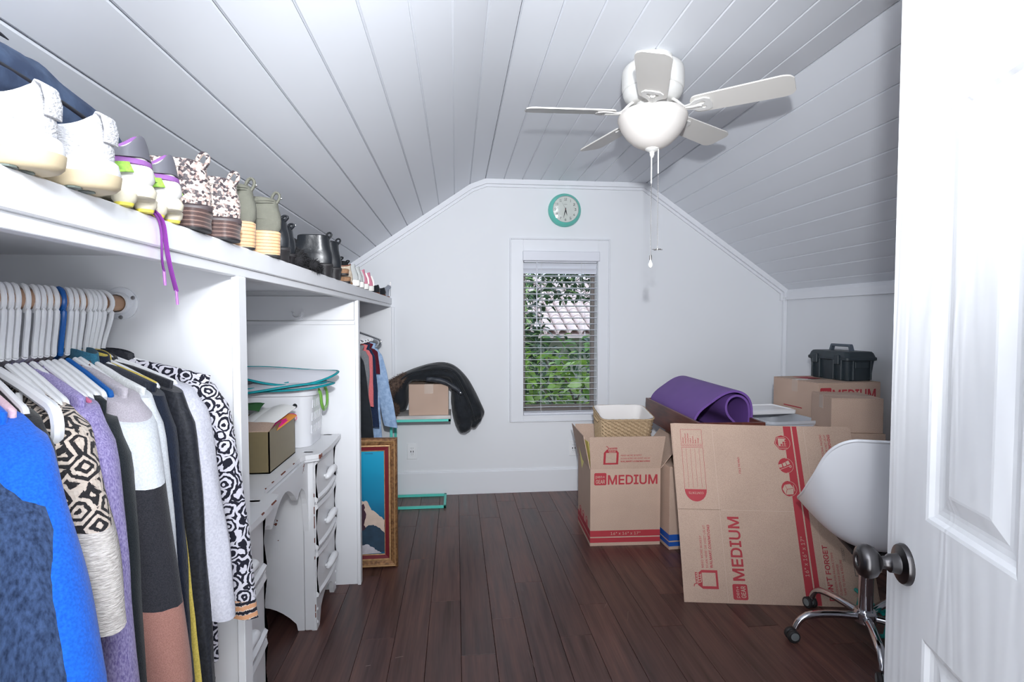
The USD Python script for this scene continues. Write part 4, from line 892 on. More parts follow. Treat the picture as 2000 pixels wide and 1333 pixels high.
# white runners with purple and lime trim
m_lth = M('scuffed_white', S(208, 206, 203), .42, var=.06, scale=40); m_purp = M('violet_lining', S(134, 84, 150), .7); m_limep = M('lime_mesh', S(150, 206, 70), .6, var=.5, scale=180)
m_greyt = M('heel_grey', S(96, 96, 104), .5); m_yel = M('yellow_rubber', S(236, 222, 90), .5); m_crm2 = M('dirty_cream_foam', S(222, 214, 192), .55, var=.18, scale=50)
m_lace = M('purple_lace', S(142, 62, 160), .75)
def runner(label, y, rz, x, lace):
    t = shoe('running_shoe', label, 'running shoe', y, x, rz, None)
    part(t, 'upper', shoe_upper([(.028, -.004, -.250, .039), (.042, .004, -.248, .041), (.056, .002, -.225, .0395), (.064, -.003, -.195, .036), (.070, -.007, -.160, .035, .0, .002), (.074, -.010, -.135, .033, .004, .008), (.077, -.011, -.125, .032, .006, .020)], .03), m_lth, 40)
    part(t, 'heel_tab', loft([foot_ring(z_, xb, -.050, hw, zb=zb) for z_, xb, hw, zb in ((.068, -.0045, .0345, .004), (.078, -.0085, .0330, .020), (.081, -.010, .0315, .023), (.074, -.012, .030, .012))]), m_greyt, 40, label='grey heel tab')
    part(t, 'collar_lining', loft([foot_ring(z_, xb, xf, hw, zb=zb, zt=.006) for z_, xb, xf, hw, zb in ((.076, -.013, -.122, .0312, .018), (.080, -.013, -.122, .0310, .022), (.082, -.016, -.118, .029, .021), (.064, -.018, -.115, .028, .0))]), m_purp, 40, label='violet collar lining')
    def band(z0, z1, xb, hw, mt, nm, lab):
        part(t, nm, loft([foot_ring(z0, xb, -.16, hw), foot_ring(z0 + .001, xb + .0012, -.16, hw + .0014), foot_ring(z1, xb + .0002, -.15, hw + .0004), foot_ring(z1 + .001, xb - .003, -.148, hw - .002)]), mt, 40, label=lab)
    band(.0595, .0675, -.0015, .0385, m_purp, 'trim_band', 'pale violet band')
    for sd in (-1, 1):
        pa = [(.008 - .0135 * i, .0) for i in range(2)]
        P = np.array([[(-.006 - .020 * u - .006 * v, sd * (.0265 + .0120 * u ** .6 + .0006), .046 + .014 * v - .003 * u) for v in np.linspace(0, 1, 4)] for u in np.linspace(0, 1, 6)])
        part(t, 'lime_patch', solid(P, .002), m_limep, 40, label='lime green mesh patch')
    # sculpted sole: rear pods with yellow feet
    part(t, 'sole', loft([foot_ring(.012, -.004, -.250, .037, zt=.006), foot_ring(.016, .004, -.256, .042, zt=.004), foot_ring(.026, .006, -.256, .043), foot_ring(.034, .001, -.250, .040)]), m_crm2, 40, label='cream foam sole')
    for i, (px, py) in enumerate(((-.022, -.024), (-.022, .024), (-.066, -.026), (-.066, .026), (-.20, -.018), (-.20, .018))):
        part(t, 'sole_pod', mv(lathe([(.0001, .0), (.011, 0), (.0145, .005), (.016, .014), (.012, .018)], 14), px, py, .003), m_crm2, 40)
        part(t, 'sole_pad', mv(lathe([(.0001, 0), (.0105, 0), (.012, .004), (.0001, .005)], 14), px, py, 0), m_yel, 40, label='yellow rubber pad')
    if lace:
        for k_, pts in enumerate((((-.10, -.033, .060), (-.065, -.046, .030), (-.030, -.048, .010), (-.016, -.044, .004), (-.0095, -.036, -.02), (-.0100, -.034, -.055), (-.0090, -.031, -.083)), ((-.10, -.030, .058), (-.06, -.046, .034), (-.028, -.046, .012), (-.014, -.038, .004), (-.0085, -.026, -.03), (-.0090, -.012, -.075), (-.0075, .002, -.112)))):
            part(t, 'shoelace', tube(spline(pts, 30), .0062, 8, flat=.2, up=(1, 0, 0)), m_lace, 40, label='purple shoelace hanging over the shelf edge')
            e = np.array(pts[-1]); part(t, 'lace_tip', tube([e + (0, 0, .002), e + (.0002, .001, -.012), e + (.0003, .002, -.022)], .0022, 8), M('lace_tip', S(170, 110, 184), .3) if k_ == 0 else '/World/Looks/lace_tip', 40)
    return t
runner('white running shoe with violet and lime trim, nearer one of the pair', .838, -2, -.436, False)
runner('white running shoe with violet and lime trim and a hanging purple lace', .926, 0, -.440, True)

# ankle boots
m_snake = tex('snakeskin', {'v': ('voronoi_texture', {'scale': 230.0}), 'n': ('noise_texture', {'scale': 48.0, 'detail': 3.0}), 'v2': ('voronoi_texture', {'scale': 150.0, 'feature': 'distance_to_edge'}), 'a': ('math', {'math_type': 'multiply_add', 'value2': .55}),
    's': ('separate_color', {}), 'r': ('rgb_ramp', {'ramp': [(0.0, S(48, 42, 48)), (.66, S(62, 54, 58)), (.74, S(150, 128, 122)), (.88, S(196, 178, 168)), (1.0, S(208, 192, 184))]}), 'b': ('bump', {'strength': .4, 'distance': .002})},
    [('tc.object', 'v.vector'), ('tc.object', 'n.vector'), ('tc.object', 'v2.vector'), ('v.color', 's.color'), ('s.r', 'a.value1'), ('n.fac', 'a.value3'), ('a.value', 'r.fac'), ('r.color', 'p.base_color'), ('v2.distance', 'b.height'), ('b.normal', 'p.normal')], .45)
def stacked(name, c1, c2, sc):
    return tex(name, {'w': ('wave_texture', {'wave_type': 'bands', 'bands_direction': 'z', 'scale': sc, 'distortion': .6, 'detail_scale': 8.0}), 'r': ('rgb_ramp', {'ramp': [(0.0, c2), (.35, c1), (1.0, c1)]})}, [('tc.object', 'w.vector'), ('w.fac', 'r.fac'), ('r.color', 'p.base_color')], .45)
m_stackd = stacked('dark_stacked_heel', S(78, 62, 60), S(128, 104, 96), 42.0); m_stackl = stacked('tan_stacked_wedge', S(206, 168, 128), S(158, 120, 88), 40.0)
m_olive = M('olive_suede', S(104, 104, 94), .95, var=.14, scale=60, bump=.2, bscale=200); m_bsole = M('black_rubber', S(36, 34, 36), .6); m_bleather = M('black_leather', S(34, 37, 42), .34, var=.35, scale=9, bump=.15, bscale=60)
m_ostitch = M('olive_thread', S(70, 70, 62), .9); m_rivet = M('rivet', S(190, 190, 190), .3, metal=1.0)
def ankle(name, label, y, rz, x, skin, heelm, hh, top, tab, wedge=False, group=None, counter=None, L=.25, heel_hw=.034):
    t = shoe(name, label, 'ankle boot', y, x, rz, group)
    z0 = hh
    lv = [(z0 * .95, -.004, -L, .036, -z0 * .75 + .012), (z0 + .012, .003, -L + .002, .038, -z0 * .75 + .012), (z0 + .030, .004, -L + .025, .0375, -z0 * .6 + .012), (z0 + .046, .002, -L + .075, .0395, -z0 * .3), (z0 + .060, -.002, -.140, .0395), (z0 + .078, -.005, -.124, .040), (top - .012, -.006, -.118, .0425), (top, -.006, -.117, .0435)]
    part(t, 'upper', shoe_upper(lv, .05), skin, 40)
    if wedge:
        part(t, 'wedge_sole', loft([foot_ring(.004, .000, -L, .0345), foot_ring(.012, .001, -L, .0355), foot_ring(z0 * .6, .001, -L * .80, .0365, zt=-z0 * .3), foot_ring(z0, .002, -L * .62, .0372, zt=-z0 * .55), foot_ring(z0 + .003, -.002, -L * .6, .034, zt=-z0 * .5)]), heelm, 40, label='tan stacked wedge')
    else:
        part(t, 'heel', loft([foot_ring(.004, .000, -.062, heel_hw - .001, toe=-.05), foot_ring(z0 * .5, -.001, -.063, heel_hw, toe=-.05), foot_ring(z0, .003, -.070, heel_hw + .003, toe=-.05)]), heelm, 40, label='stacked block heel')
        part(t, 'welt', loft([foot_ring(z0 - .002, .005, -L - .004, .0395, zt=-z0 * .8 + .008), foot_ring(z0 + .005, .006, -L - .005, .0405, zt=-z0 * .8 + .008), foot_ring(z0 + .009, .004, -L, .039, zt=-z0 * .8 + .008)]), m_bsole if heelm is not m_stackd else M('boot_welt', S(70, 60, 62), .5) if '/World/boot_welt' not in _n and not _n.update({'/World/boot_welt': 1}) else '/World/Looks/boot_welt', 40)
    part(t, 'outsole', loft([foot_ring(0, -.001, -L + .003, .033), foot_ring(.004, .000, -L, .0345)]) if wedge else loft([foot_ring(0, -.001, -.061, heel_hw - .002, toe=-.05), foot_ring(.004, 0, -.062, heel_hw - .001, toe=-.05)]), m_bsole, 40)
    part(t, 'pull_tab', pull_tab(-.003, top, tab * .8, .010), skin, 40)
    if counter:
        part(t, 'rivet', mv(rot(lathe([(.0001, 0), (.003, 0), (.0022, .002), (.0001, .0025)], 10), 90, (0, 1, 0)), .0055, 0, top + .006), m_rivet, 40)
        for k_ in (0, .005):
            pts = [(-.100, -.0374 - .0008, z0 + .004), (-.092 + k_, -.0378, z0 + .040), (-.070 + k_, -.0362, z0 + .063), (-.035, -.0352, z0 + .072 - k_), (-.012, -.022, z0 + .075 - k_), (-.0095, 0, z0 + .0755 - k_)]
            part(t, 'stitching', tube(spline(pts, 24), .0009, 5), counter, False)
    return t
ankle('ankle_boot', 'snakeskin print ankle boot with a dark stacked heel, left one of the pair', 1.032, 0, -.440, m_snake, m_stackd, .036, .118, .026, group=None, heel_hw=.037)
ankle('ankle_boot', 'snakeskin print ankle boot with a dark stacked heel, right one of the pair', 1.156, 2, -.436, m_snake, m_stackd, .036, .118, .026, heel_hw=.037)
ankle('wedge_boot', 'olive grey suede ankle boot on a tan wedge, half hidden beside the snakeskin boot', 1.285, 0, -.450, m_olive, m_stackl, .058, .138, .026, True, counter=m_ostitch)
ankle('wedge_boot', 'olive grey suede ankle boot on a tan wedge, right one of the pair', 1.428, 0, -.440, m_olive, m_stackl, .060, .140, .026, True, counter=m_ostitch)
ankle('leather_boot', 'black leather ankle boot directly behind the olive boot on the shelf', 1.545, -6, -.455, m_bleather, m_bsole, .030, .115, .012, heel_hw=.034)
ankle('leather_boot', 'black leather boot with a small buckle left of the large black boot', 1.690, -4, -.480, m_bleather, m_bsole, .030, .118, .012, counter=m_bsole)
ankle('leather_boot', 'large black leather boot with two pull loops and a stacked heel', 2.030, -3, -.446, m_bleather, m_bsole, .036, .142, .018, heel_hw=.040, L=.26)
b3 = ankle('leather_boot', 'black leather boot standing right of the large black boot', 2.180, 0, -.446, m_bleather, m_bsole, .036, .142, .018, heel_hw=.040, L=.26)
# black furry slippers in front
m_bfur = M('black_fur', S(30, 29, 32), .95, col2=S(16, 16, 19), scale=60, bump=1.0, bscale=90)
sl = shoe('fur_slipper', 'black furry slipper lying at the shelf edge in front of the black boots', 'slipper', 1.79, -.50, 0)
fb = blob([[((.02, -.07, .028), .026), ((-.01, .0, .034), .030), ((.0, .07, .026), .024)], [((.045, .02, .018), .014), ((.04, .10, .016), .014)]], .012, 4, 6, .006, 40)
part(sl, 'fur', cat(fb, fur(fb, 1800, .014, 4)), m_bfur, False)
part(sl, 'sole', loft([foot_ring(.0, .035, -.20, .04), foot_ring(.008, .037, -.202, .042), foot_ring(.012, .03, -.195, .038)]), m_bsole, 40)
# black cloth bag behind with a green and red strap
bg = shoe('black_bag', 'black cloth bag slumped behind the black boots with a green and red cord', 'bag', 2.16, -.66)
part(bg, 'body', blob([[((-.02, -.16, .05), .05), ((.0, -.02, .10), .075), ((.02, .10, .075), .072), ((.0, .13, .05), .05)]], .016, 6, 12, .010, 14), M('black_cloth', S(30, 32, 38), .85, var=.3, scale=14), True)
part(bg, 'cord', tube(spline([(.05, .165, .12), (.075, .178, .09), (.09, .186, .06)], 10), .003, 8), M('neon_green', S(90, 220, 90), .6), True, label='green cord')
part(bg, 'cord', tube(spline([(.09, .186, .06), (.098, .190, .045), (.102, .194, .028)], 8), .0035, 8), M('red_cord', S(220, 50, 70), .6), True, label='red cord end')
# cork sandals and crocheted flat
m_cork = M('cork', S(158, 120, 90), .85, var=.35, scale=120); m_brownl = M('brown_leather', S(122, 72, 50), .5); m_croch = M('cream_crochet', S(216, 200, 180), .9, var=.4, scale=90, bump=.8, bscale=120)
for yy, zz, lab in ((2.36, .030, 'cork soled brown sandal lying on top of its pair'), (2.40, .0, 'cork soled brown sandal underneath on the shelf')):
    t = shoe('cork_sandal', lab, 'sandal', yy, -.452, -20, None, SZ + zz)
    part(t, 'outsole', loft([foot_ring(0, 0, -.23, .036), foot_ring(.008, .001, -.232, .037)]), m_bsole, 40)
    part(t, 'footbed', loft([foot_ring(.008, .001, -.232, .037), foot_ring(.024, .003, -.234, .0385), foot_ring(.027, -.001, -.23, .036)]), m_cork, 40, label='cork footbed')
    part(t, 'strap', tube(spline([(-.13, -.038, .015), (-.135, -.030, .045), (-.14, 0, .054), (-.135, .030, .045), (-.13, .038, .015)], 16), .016, 10, flat=.16, up=(1, 0, 0)), m_brownl, 40)
t = shoe('crochet_flat', 'cream crocheted slip-on shoe with a brown edge standing behind the sandals', 'shoe', 2.55, -.47, 10)
part(t, 'upper', shoe_upper([(.012, 0, -.225, .036), (.030, .003, -.222, .0375), (.050, .001, -.20, .036), (.068, -.004, -.15, .033), (.082, -.006, -.12, .031, .006, .010)], .03), m_croch, 40)
part(t, 'edge_trim', tube([p for p in foot_ring(.0845, -.006, -.12, .031, zt=.006, zb=.010)], .0028, 6, closed=True), m_brownl, 40)
part(t, 'sole', loft([foot_ring(0, .001, -.226, .0365), foot_ring(.010, .003, -.228, .038), foot_ring(.014, 0, -.225, .036)]), m_cork, 40)
# grey and pink canvas sneakers
m_gcan = M('grey_canvas', S(178, 180, 180), .85, bump=.2, bscale=300); m_pcan = M('pink_canvas', S(206, 130, 150), .85, bump=.2, bscale=300); m_rub = M('white_rubber', S(236, 234, 228), .5)
def canvas(label, y, mat, rz=0, x=-.448, grp=None, hi=0.0):
    t = shoe('canvas_sneaker', label, 'sneaker', y, x, rz, grp)
    part(t, 'upper', shoe_upper([(.022, -.002, -.24, .035), (.040, -.002, -.236, .0355), (.056, -.006, -.20, .033), (.072 + hi, -.012, -.15, .029), (.084 + hi, -.016, -.118, .0265, .004, .006), (.090 + hi, -.017, -.110, .026, .006, .010)], .04), mat, 40)
    part(t, 'sole', loft([foot_ring(0, .002, -.246, .0375), foot_ring(.004, .005, -.249, .0395), foot_ring(.026, .004, -.247, .0385), foot_ring(.028, -.001, -.243, .035)]), m_rub, 40, label='white rubber sole')
    part(t, 'heel_stripe', tube([(.0025, 0, .028), (.0, 0, .055), (-.011, 0, .082 + hi)], .0042, 8, flat=.35, up=(0, 1, 0)), m_rub if mat is m_pcan else mat, 40)
    return t
canvas('grey canvas sneaker with a white sole, left one of the grey pair', 2.60, m_gcan, 2)
canvas('grey canvas sneaker with a white sole, beside the pink pair', 2.72, m_gcan, 0)
canvas('pink canvas sneaker with a white sole, left one of the pink pair', 2.865, m_pcan, 0)
canvas('pink canvas sneaker with a white sole, right one of the pink pair', 3.04, m_pcan, -2)
for yy, lab in ((2.80, 'tall black boot behind the left pink sneaker'), (2.96, 'tall black boot behind the right pink sneaker')):
    ankle('black_boot', lab, yy, 0, -.56, M('black_suede', S(26, 28, 32), .9) if yy < 2.9 else '/World/Looks/black_suede', m_bsole, .030, .148, .010, L=.22)
# black flats and clear heeled sandal at the far end
for yy, lab in ((3.38, 'black flat shoe lying next to the pink sneakers'), (3.66, 'black flat shoe near the end of the shelf')):
    t = shoe('flat_shoe', lab, 'shoe', yy, -.46, 24)
    part(t, 'upper', shoe_upper([(.008, 0, -.22, .034), (.026, .002, -.218, .035), (.040, -.002, -.20, .033), (.046, -.006, -.14, .030, .0, .008)], .025), m_bleather, 40)
    part(t, 'sole', loft([foot_ring(0, .001, -.222, .0345), foot_ring(.008, .002, -.223, .0355)]), m_brownl, 40)
t = shoe('clear_sandal', 'clear plastic heeled sandal with a silver buckle at the far end of the shelf', 'sandal', 3.90, -.462, 8)
m_clear = M('clear_vinyl', S(206, 210, 220), .12, transmission_weight=.6)
part(t, 'strap', tube(spline([(-.09, -.03, .015), (-.02, -.036, .060), (.0, 0, .082), (-.02, .036, .060), (-.09, .03, .015)], 20), .014, 10, flat=.14, up=(1, 0, 0)), m_clear, 40)
part(t, 'sole', loft([foot_ring(0, 0, -.22, .034), foot_ring(.008, .001, -.222, .035)]), m_brownl, 40)
part(t, 'heel', mv(lathe([(.0001, 0), (.008, 0), (.012, .05), (.018, .07), (.0001, .07)], 14), -.015, .0, .004), m_clear, 40)
part(t, 'buckle', cat(tube([(.006, -.012, .085), (.006, .012, .085), (.006, .012, .105), (.006, -.012, .105)], .002, 6, closed=True)), m_rivet, 40, label='silver buckle')
part(t, 'buckle_strap', tube([(.004, .0, .01), (.006, .002, .05), (.006, .0, .10)], .004, 8, flat=.3, up=(1, 0, 0)), m_rivet, 40)

# navy bag lying on the sneakers' toes
m_navyb = M('navy_suede', S(74, 92, 120), .95, col2=S(46, 60, 86), scale=26, bump=.25, bscale=120)
nb = thing('navy_bag', 'navy blue suede bag with a black zip lying behind the white sneakers', 'bag', (0.0, .055, .034))
part(nb, 'body', blob([[((-.635, .50, 1.570), .046), ((-.645, .80, 1.592), .053), ((-.625, .955, 1.580), .034), ((-.615, .995, 1.568), .022)], [((-.73, .50, 1.565), .042), ((-.73, .86, 1.580), .046), ((-.69, .96, 1.570), .030)], [((-.635, .50, 1.570), .046), ((-.73, .50, 1.565), .042)], [((-.645, .84, 1.598), .050), ((-.73, .86, 1.582), .042)], [((-.625, .955, 1.580), .034), ((-.69, .96, 1.570), .030)]], .014, 10, 3, .003, 10), m_navyb, True)
m_zip = M('black_zip', S(36, 38, 46), .5)
part(nb, 'zip', tube(spline([(-.590, .60, 1.592), (-.594, .80, 1.588), (-.592, .92, 1.575), (-.592, .995, 1.560)], 24), .0035, 8), m_zip, True)
part(nb, 'base_panel', blob([[((-.63, .60, 1.573), .036), ((-.64, .86, 1.570), .036), ((-.615, .985, 1.558), .018)], [((-.71, .60, 1.570), .036), ((-.70, .90, 1.566), .032)], [((-.63, .60, 1.573), .036), ((-.71, .60, 1.570), .036)], [((-.64, .86, 1.570), .036), ((-.70, .90, 1.566), .032)]], .014, 8), M('dark_navy_vinyl', S(62, 68, 80), .45), True, label='dark grey lower panel')
part(nb, 'slit_pocket', tube(spline([(-.608, .66, 1.630), (-.600, .715, 1.634), (-.600, .76, 1.633)], 10), [.0008, .002, .003, .0036, .004, .004, .0036, .003, .002, .0008], 8), m_zip, True)
# ------------------------------------------------------------------ moving boxes and their neighbours on the right
C14 = math.cos
def printed_stripes(parent, x0, x1, o, ex, ey, mat, zs):
    for a, b in zs: part(parent, 'stripe', flatp(sbox(x0, a, x1, b), .0006, o, ex, ey), mat, False)
def brand(parent, o, ex, ey, s, w=.07):
    """rounded red badge with two lines of lettering, w wide"""
    o = np.array(o, float); ex, ey = np.array(ex, float), np.array(ey, float); nz = np.cross(ex, ey)
    part(parent, 'badge', flatp(rrect(0, w, 0, w, .008), .0005, o, ex, ey), m_red, False, label='red printed badge')
    q = o + nz * .0004
    part(parent, 'lettering', text('pen+', w * .74, w * .24, q + ex * w * .12 + ey * w * .58, ex, ey), m_tan, False)
    part(parent, 'lettering', text('GEAR', w * .74, w * .30, q + ex * w * .13 + ey * w * .14, ex, ey, True), m_tan, False)
def cart_tag(parent, o, ex, ey, w=.085, h=.115):
    """red tag with a shopping cart above a blank square"""
    o = np.array(o, float); ex, ey = np.array(ex, float), np.array(ey, float); nz = np.cross(ex, ey)
    body = Polygon([(0, 0), (w, 0), (w, h * .62), (w * .80, h * .80), (w * .20, h * .80), (0, h * .62)]).buffer(.004).buffer(-.004)
    part(parent, 'tag', flatp(body.difference(sbox(w * .14, h * .08, w * .86, h * .62)), .0005, o, ex, ey), m_red, False, label='red printed tag with a blank square')
    q = o + nz * .0005
    cart = [((.12, .96), (.24, .94)), ((.24, .94), (.36, .66)), ((.36, .66), (.80, .66)), ((.30, .86), (.86, .88)), ((.86, .88), (.80, .74)), ((.33, .76), (.82, .78)), ((.45, .87), (.47, .68)), ((.60, .87), (.60, .68)), ((.74, .88), (.72, .68))]
    def L(a, b, t): 
        a, b = np.array(a) * (w, h), np.array(b) * (w, h); d = b - a; l = np.linalg.norm(d); d /= l; n_ = np.array([-d[1], d[0]]) * t
        return Polygon([a + n_, b + n_, b - n_, a - n_])
    from shapely import union_all
    top = sbox(-1, h * .795, 1, 2)
    cu = union_all([L(a, b, .0016) for a, b in cart])
    part(parent, 'cart_mark', flatp(cu.difference(body), .0005, q, ex, ey), m_red, False)
    part(parent, 'cart_mark', flatp(cu.intersection(body), .0005, q, ex, ey), m_tan, False)
ADL = ['NEED MORE BOXES?', 'SCAN HERE OR VISIT US AT', 'WALMART.COM/MOVING']
X_, Y_, Z_ = np.eye(3)

# ---- open box with a basket in it
W, D, H = .405, .375, .443
b1 = thing('moving_box', 'open brown moving box printed MEDIUM with red stripes, holding the woven basket', 'box', (.756, 2.984, 0), -2.4)
T = .004
part(b1, 'front_wall', bx(0, W, 0, T, 0, H), m_card, False); part(b1, 'back_wall', bx(0, W, D - T, D, 0, H), m_card, False)
part(b1, 'side_wall', bx(0, T, T, D - T, 0, H), m_card, False); part(b1, 'side_wall', bx(W - T, W, T, D - T, 0, H), m_card, False)
part(b1, 'bottom', bx(T, W - T, T, D - T, 0, .005), m_card, False)
def flap(parent, o, ex, ey, l, h, skew=0.012, mat=m_card):
    pl = Polygon([(0.001, 0), (l - .001, 0), (l + skew * .3, h), (-skew * .3, h)])
    return part(parent, 'flap', flatp(pl, T, o, ex, ey), mat, False)
a_ = math.radians(-11); fe = np.array([0, math.sin(a_), math.cos(a_)])                 # front flap leans out a little
flap(b1, (0, T, H), X_, fe, W, .195, .05)
le = np.array([-.20, 0, .98]); flap(b1, (0.0, D, H), -Y_, le, D, .195)
re_ = np.array([.62, 0, .785]); flap(b1, (W, 0, H), Y_, re_, D, .195)
be = np.array([0, .5, .866]); flap(b1, (W, D, H), -X_, be, W, .195)
fo = lambda x, z: np.array([x, -.0001, z])
E3 = (X_, Z_)
brand(b1, fo(.022, .350), X_, Z_, 1)
part(b1, 'lettering', text('MEDIUM', .287, .052, fo(.100, .354), X_, Z_, True), m_red, False)
# lettering is extruded towards -y, the way the front faces
printed_stripes(b1, 0, W, fo(0, 0), X_, Z_, m_red, ((.053, .088), (.019, .046)))
part(b1, 'lettering', text('16" x 16" x 17"', .172, .0155, fo(.118, .0625) + (0, -.0006, 0), X_, Z_), m_tan, False)
fp = lambda x, s: np.array([x, T, H]) + fe * s + np.cross(X_, fe) * T + np.cross(X_, fe) * 0
fn = np.cross(X_, fe)
cart_tag(b1, fp(.072, .028), X_, fe)
for i, (tx, w_, h_, bo) in enumerate(zip(ADL, (.120, .170, .170), (.0085, .0085, .0095), (False, False, True))):
    part(b1, 'lettering', text(tx, w_, h_, fp(.170, .078 - .0185 * i), X_, fe, bo), m_red, False)
# left side print: band and curls near the bottom, tag on the flap
sx = lambda y, z: np.array([-.0001, y, z])
printed_stripes(b1, 0, D, sx(D, 0), -Y_, Z_, m_red, ((.053, .088), (.019, .046)))
for yy in (.10, .20, .29):
    part(b1, 'side_mark', flatp(Point(D - yy, .105).buffer(.032).difference(Point(D - yy, .105).buffer(.026)).union(sbox(D - yy - .014, .09, D - yy + .014, .118)), .0006, sx(D, 0), -Y_, Z_), m_red, False)
part(b1, 'flap_mark', flatp(Polygon([(.05, .03), (.30, .03), (.30, .10), (.28, .125), (.05, .125)]), .0006, np.array([-.0002, D, H]), -Y_, le), m_red, False)
# papers inside
part(b1, 'filler', bx(.02, W - .02, .02, D - .02, .25, .29), M('packing_grey', S(120, 110, 104), .9), False, label='packing inside the box')

m_yfold = M('yellow_folder', S(226, 214, 130), .6)
fol = thing('folder', 'yellow paper folder sticking out at the left of the open moving box', 'folder', (.790, 3.10, .30), 5)
part(fol, 'sheet', rot(bx(0, .003, -.06, .14, 0, .29), -8, (0, 1, 0)), m_yfold, False)
pads = thing('notepad', 'white notepad with a red line standing in the left of the open moving box', 'notepad', (.782, 3.02, .30), 2)
part(pads, 'pages', bx(0, .018, 0, .12, 0, .225, .001), m_paper, False); part(pads, 'printed_line', bx(-.0003, .0183, -.0004, .12, .165, .169), m_red, False); part(pads, 'binding', bx(-.001, .019, -.001, .121, .15, .158), m_bsole, False)

# woven basket
m_grass = M('seagrass', S(190, 166, 134), .8, col2=S(160, 134, 104), scale=160, stretch=(1, 1, 1), bump=.3, bscale=300)
m_liner2 = M('basket_liner', S(226, 222, 220), .9, bump=.2, bscale=20)
bk = thing('woven_basket', 'woven seagrass basket with a white cloth liner sitting in the open moving box', 'basket', (.990, 3.165, .555), -2)
def basket():
    n, k = 108, 17; BWd, BDp, Hh = .312, .270, .185
    R = []
    for j in range(k + 1):
        t = j / k; gx, gy = BWd / 2 * (.90 + .10 * t), BDp / 2 * (.90 + .10 * t)
        p = np.array(rrect(-gx, gx, -gy, gy, .045, 8).exterior.interpolate(np.linspace(0, 1, n, endpoint=False), normalized=True).tolist() if False else [rrect(-gx, gx, -gy, gy, .045, 8).exterior.interpolate(s_, normalized=True).coords[0] for s_ in np.linspace(0, 1, n, endpoint=False)])
        i = np.arange(n)
        d = .0034 * np.where((i // 2 + j) % 2 == 0, 1, -1) + .0012 * (j % 2)
        c = p / np.linalg.norm(p, axis=1, keepdims=True)
        R.append(np.c_[p + c * d[:, None], np.full(n, Hh * t)])
    inn = [np.c_[r[:, :2] * .965, r[:, 2] + dz] for r, dz in ((R[-1], .002), (R[-1], -.004))]
    bot = np.c_[R[0][:, :2] * .9, np.full(n, .012)]
    return loft(R + inn + [bot])
BT = 9
part(bk, 'weave', rot(basket(), BT, (1, 0, 0)), m_grass, 40)
def lin():
    R = []
    for t, g in ((1.015, .985), (1.012, .950), (.9, .91), (.5, .82), (.12, .76)):
        gx, gy = .156 * g, .135 * g
        p = np.array([rrect(-gx, gx, -gy, gy, .04, 8).exterior.interpolate(s_, normalized=True).coords[0] for s_ in np.linspace(0, 1, 90, endpoint=False)])
        R.append(np.c_[p, .185 * t + .003 * noise(np.c_[p * 30, p[:, :1]], 3)])
    return loft(R, cap=False)
part(bk, 'liner', rot(lin(), BT, (1, 0, 0)), m_liner2, 40, label='white cloth liner')
rimp = np.array([rrect(-.158, .158, -.137, .137, .045, 8).exterior.interpolate(s_, normalized=True).coords[0] for s_ in np.linspace(0, 1, 80, endpoint=False)])
part(bk, 'rim', rot(tube(np.c_[rimp, np.full(80, .184)], .0048, 8, closed=True), BT, (1, 0, 0)), m_grass, 40)
part(bk, 'handle', rot(tube(spline([(-.157, -.045, .145), (-.168, -.02, .158), (-.168, .02, .158), (-.157, .045, .145)], 14), .006, 8), BT, (1, 0, 0)), m_grass, 40)

# ---- closed cartons
def carton(name, label, loc, rz, w, d, h, tape='x', ridge=True):
    c = thing(name, label, 'box', loc, rz)
    part(c, 'body', bx(0, w, 0, d, 0, h - .004, .002), m_card, False)
    for a, b in (((0.001, d / 2 - .001), 0), ((d / 2 + .001, d - .001), 0)):
        part(c, 'flap', bx(0.0005, w - .0005, a[0] if isinstance(a, tuple) else a, a[1], h - .004, h, .0008), m_card, False)
    if tape == 'x':
        part(c, 'tape', cat(bx(-.0006, w + .0006, d / 2 - .025, d / 2 + .025, h - .0002, h + .0006), bx(-.0008, .0002, d / 2 - .025, d / 2 + .025, h - .07, h + .0005), bx(w - .0002, w + .0008, d / 2 - .025, d / 2 + .025, h - .07, h + .0005)), m_tape, False)
    return c
b2 = carton('striped_box', 'closed brown moving box with blue stripes between the open box and the flattened box', (1.183, 2.888, 0), 3, .40, .385, .470, None)
printed_stripes(b2, 0, .40, (0, -.0001, 0), X_, Z_, m_bluep, ((.052, .086), (.020, .044)))
printed_stripes(b2, 0, .385, (-.0001, .385, 0), -Y_, Z_, m_bluep, ((.052, .086), (.020, .044)))
carton('flat_carton', 'flat brown carton lying between the blue striped box and the wooden drawer', (1.29, 2.97, .471), -3, .32, .30, .148, 'x')
# wooden drawer holding the mat
m_mahog = M('dark_mahogany', S(118, 66, 54), .36, col2=S(82, 44, 37), scale=7, stretch=(5, .6, 5))
m_mahog2 = M('mahogany_edge', S(132, 88, 72), .4, var=.2, scale=12)
dr = thing('wooden_drawer', 'dark reddish wooden drawer holding the purple mat', 'drawer', (1.236, 2.650, .6205), -3.0)
DWd, DL, DHh = .352, .915, .140
part(dr, 'side_board', bx(0, .016, 0, DL, 0, DHh, .002), m_mahog, False); part(dr, 'side_board', bx(DWd - .016, DWd, 0, DL, 0, DHh, .002), m_mahog, False)
part(dr, 'end_board', bx(.016, DWd - .016, 0, .016, 0, DHh, .002), m_mahog, False); part(dr, 'end_board', bx(.016, DWd - .016, DL - .016, DL, 0, DHh, .002), m_mahog, False)
part(dr, 'bottom_board', bx(.016, DWd - .016, .016, DL - .016, 0, .008), m_mahog, False)
m_mat = M('purple_foam', S(112, 76, 152), .62, var=.07, scale=10, bump=.12, bscale=160)
from shapely.geometry import LineString
mt = thing('exercise_mat', 'thick purple exercise mat rolled loosely in the wooden drawer', 'mat', (1.262, 2.79, .629), -3.0)
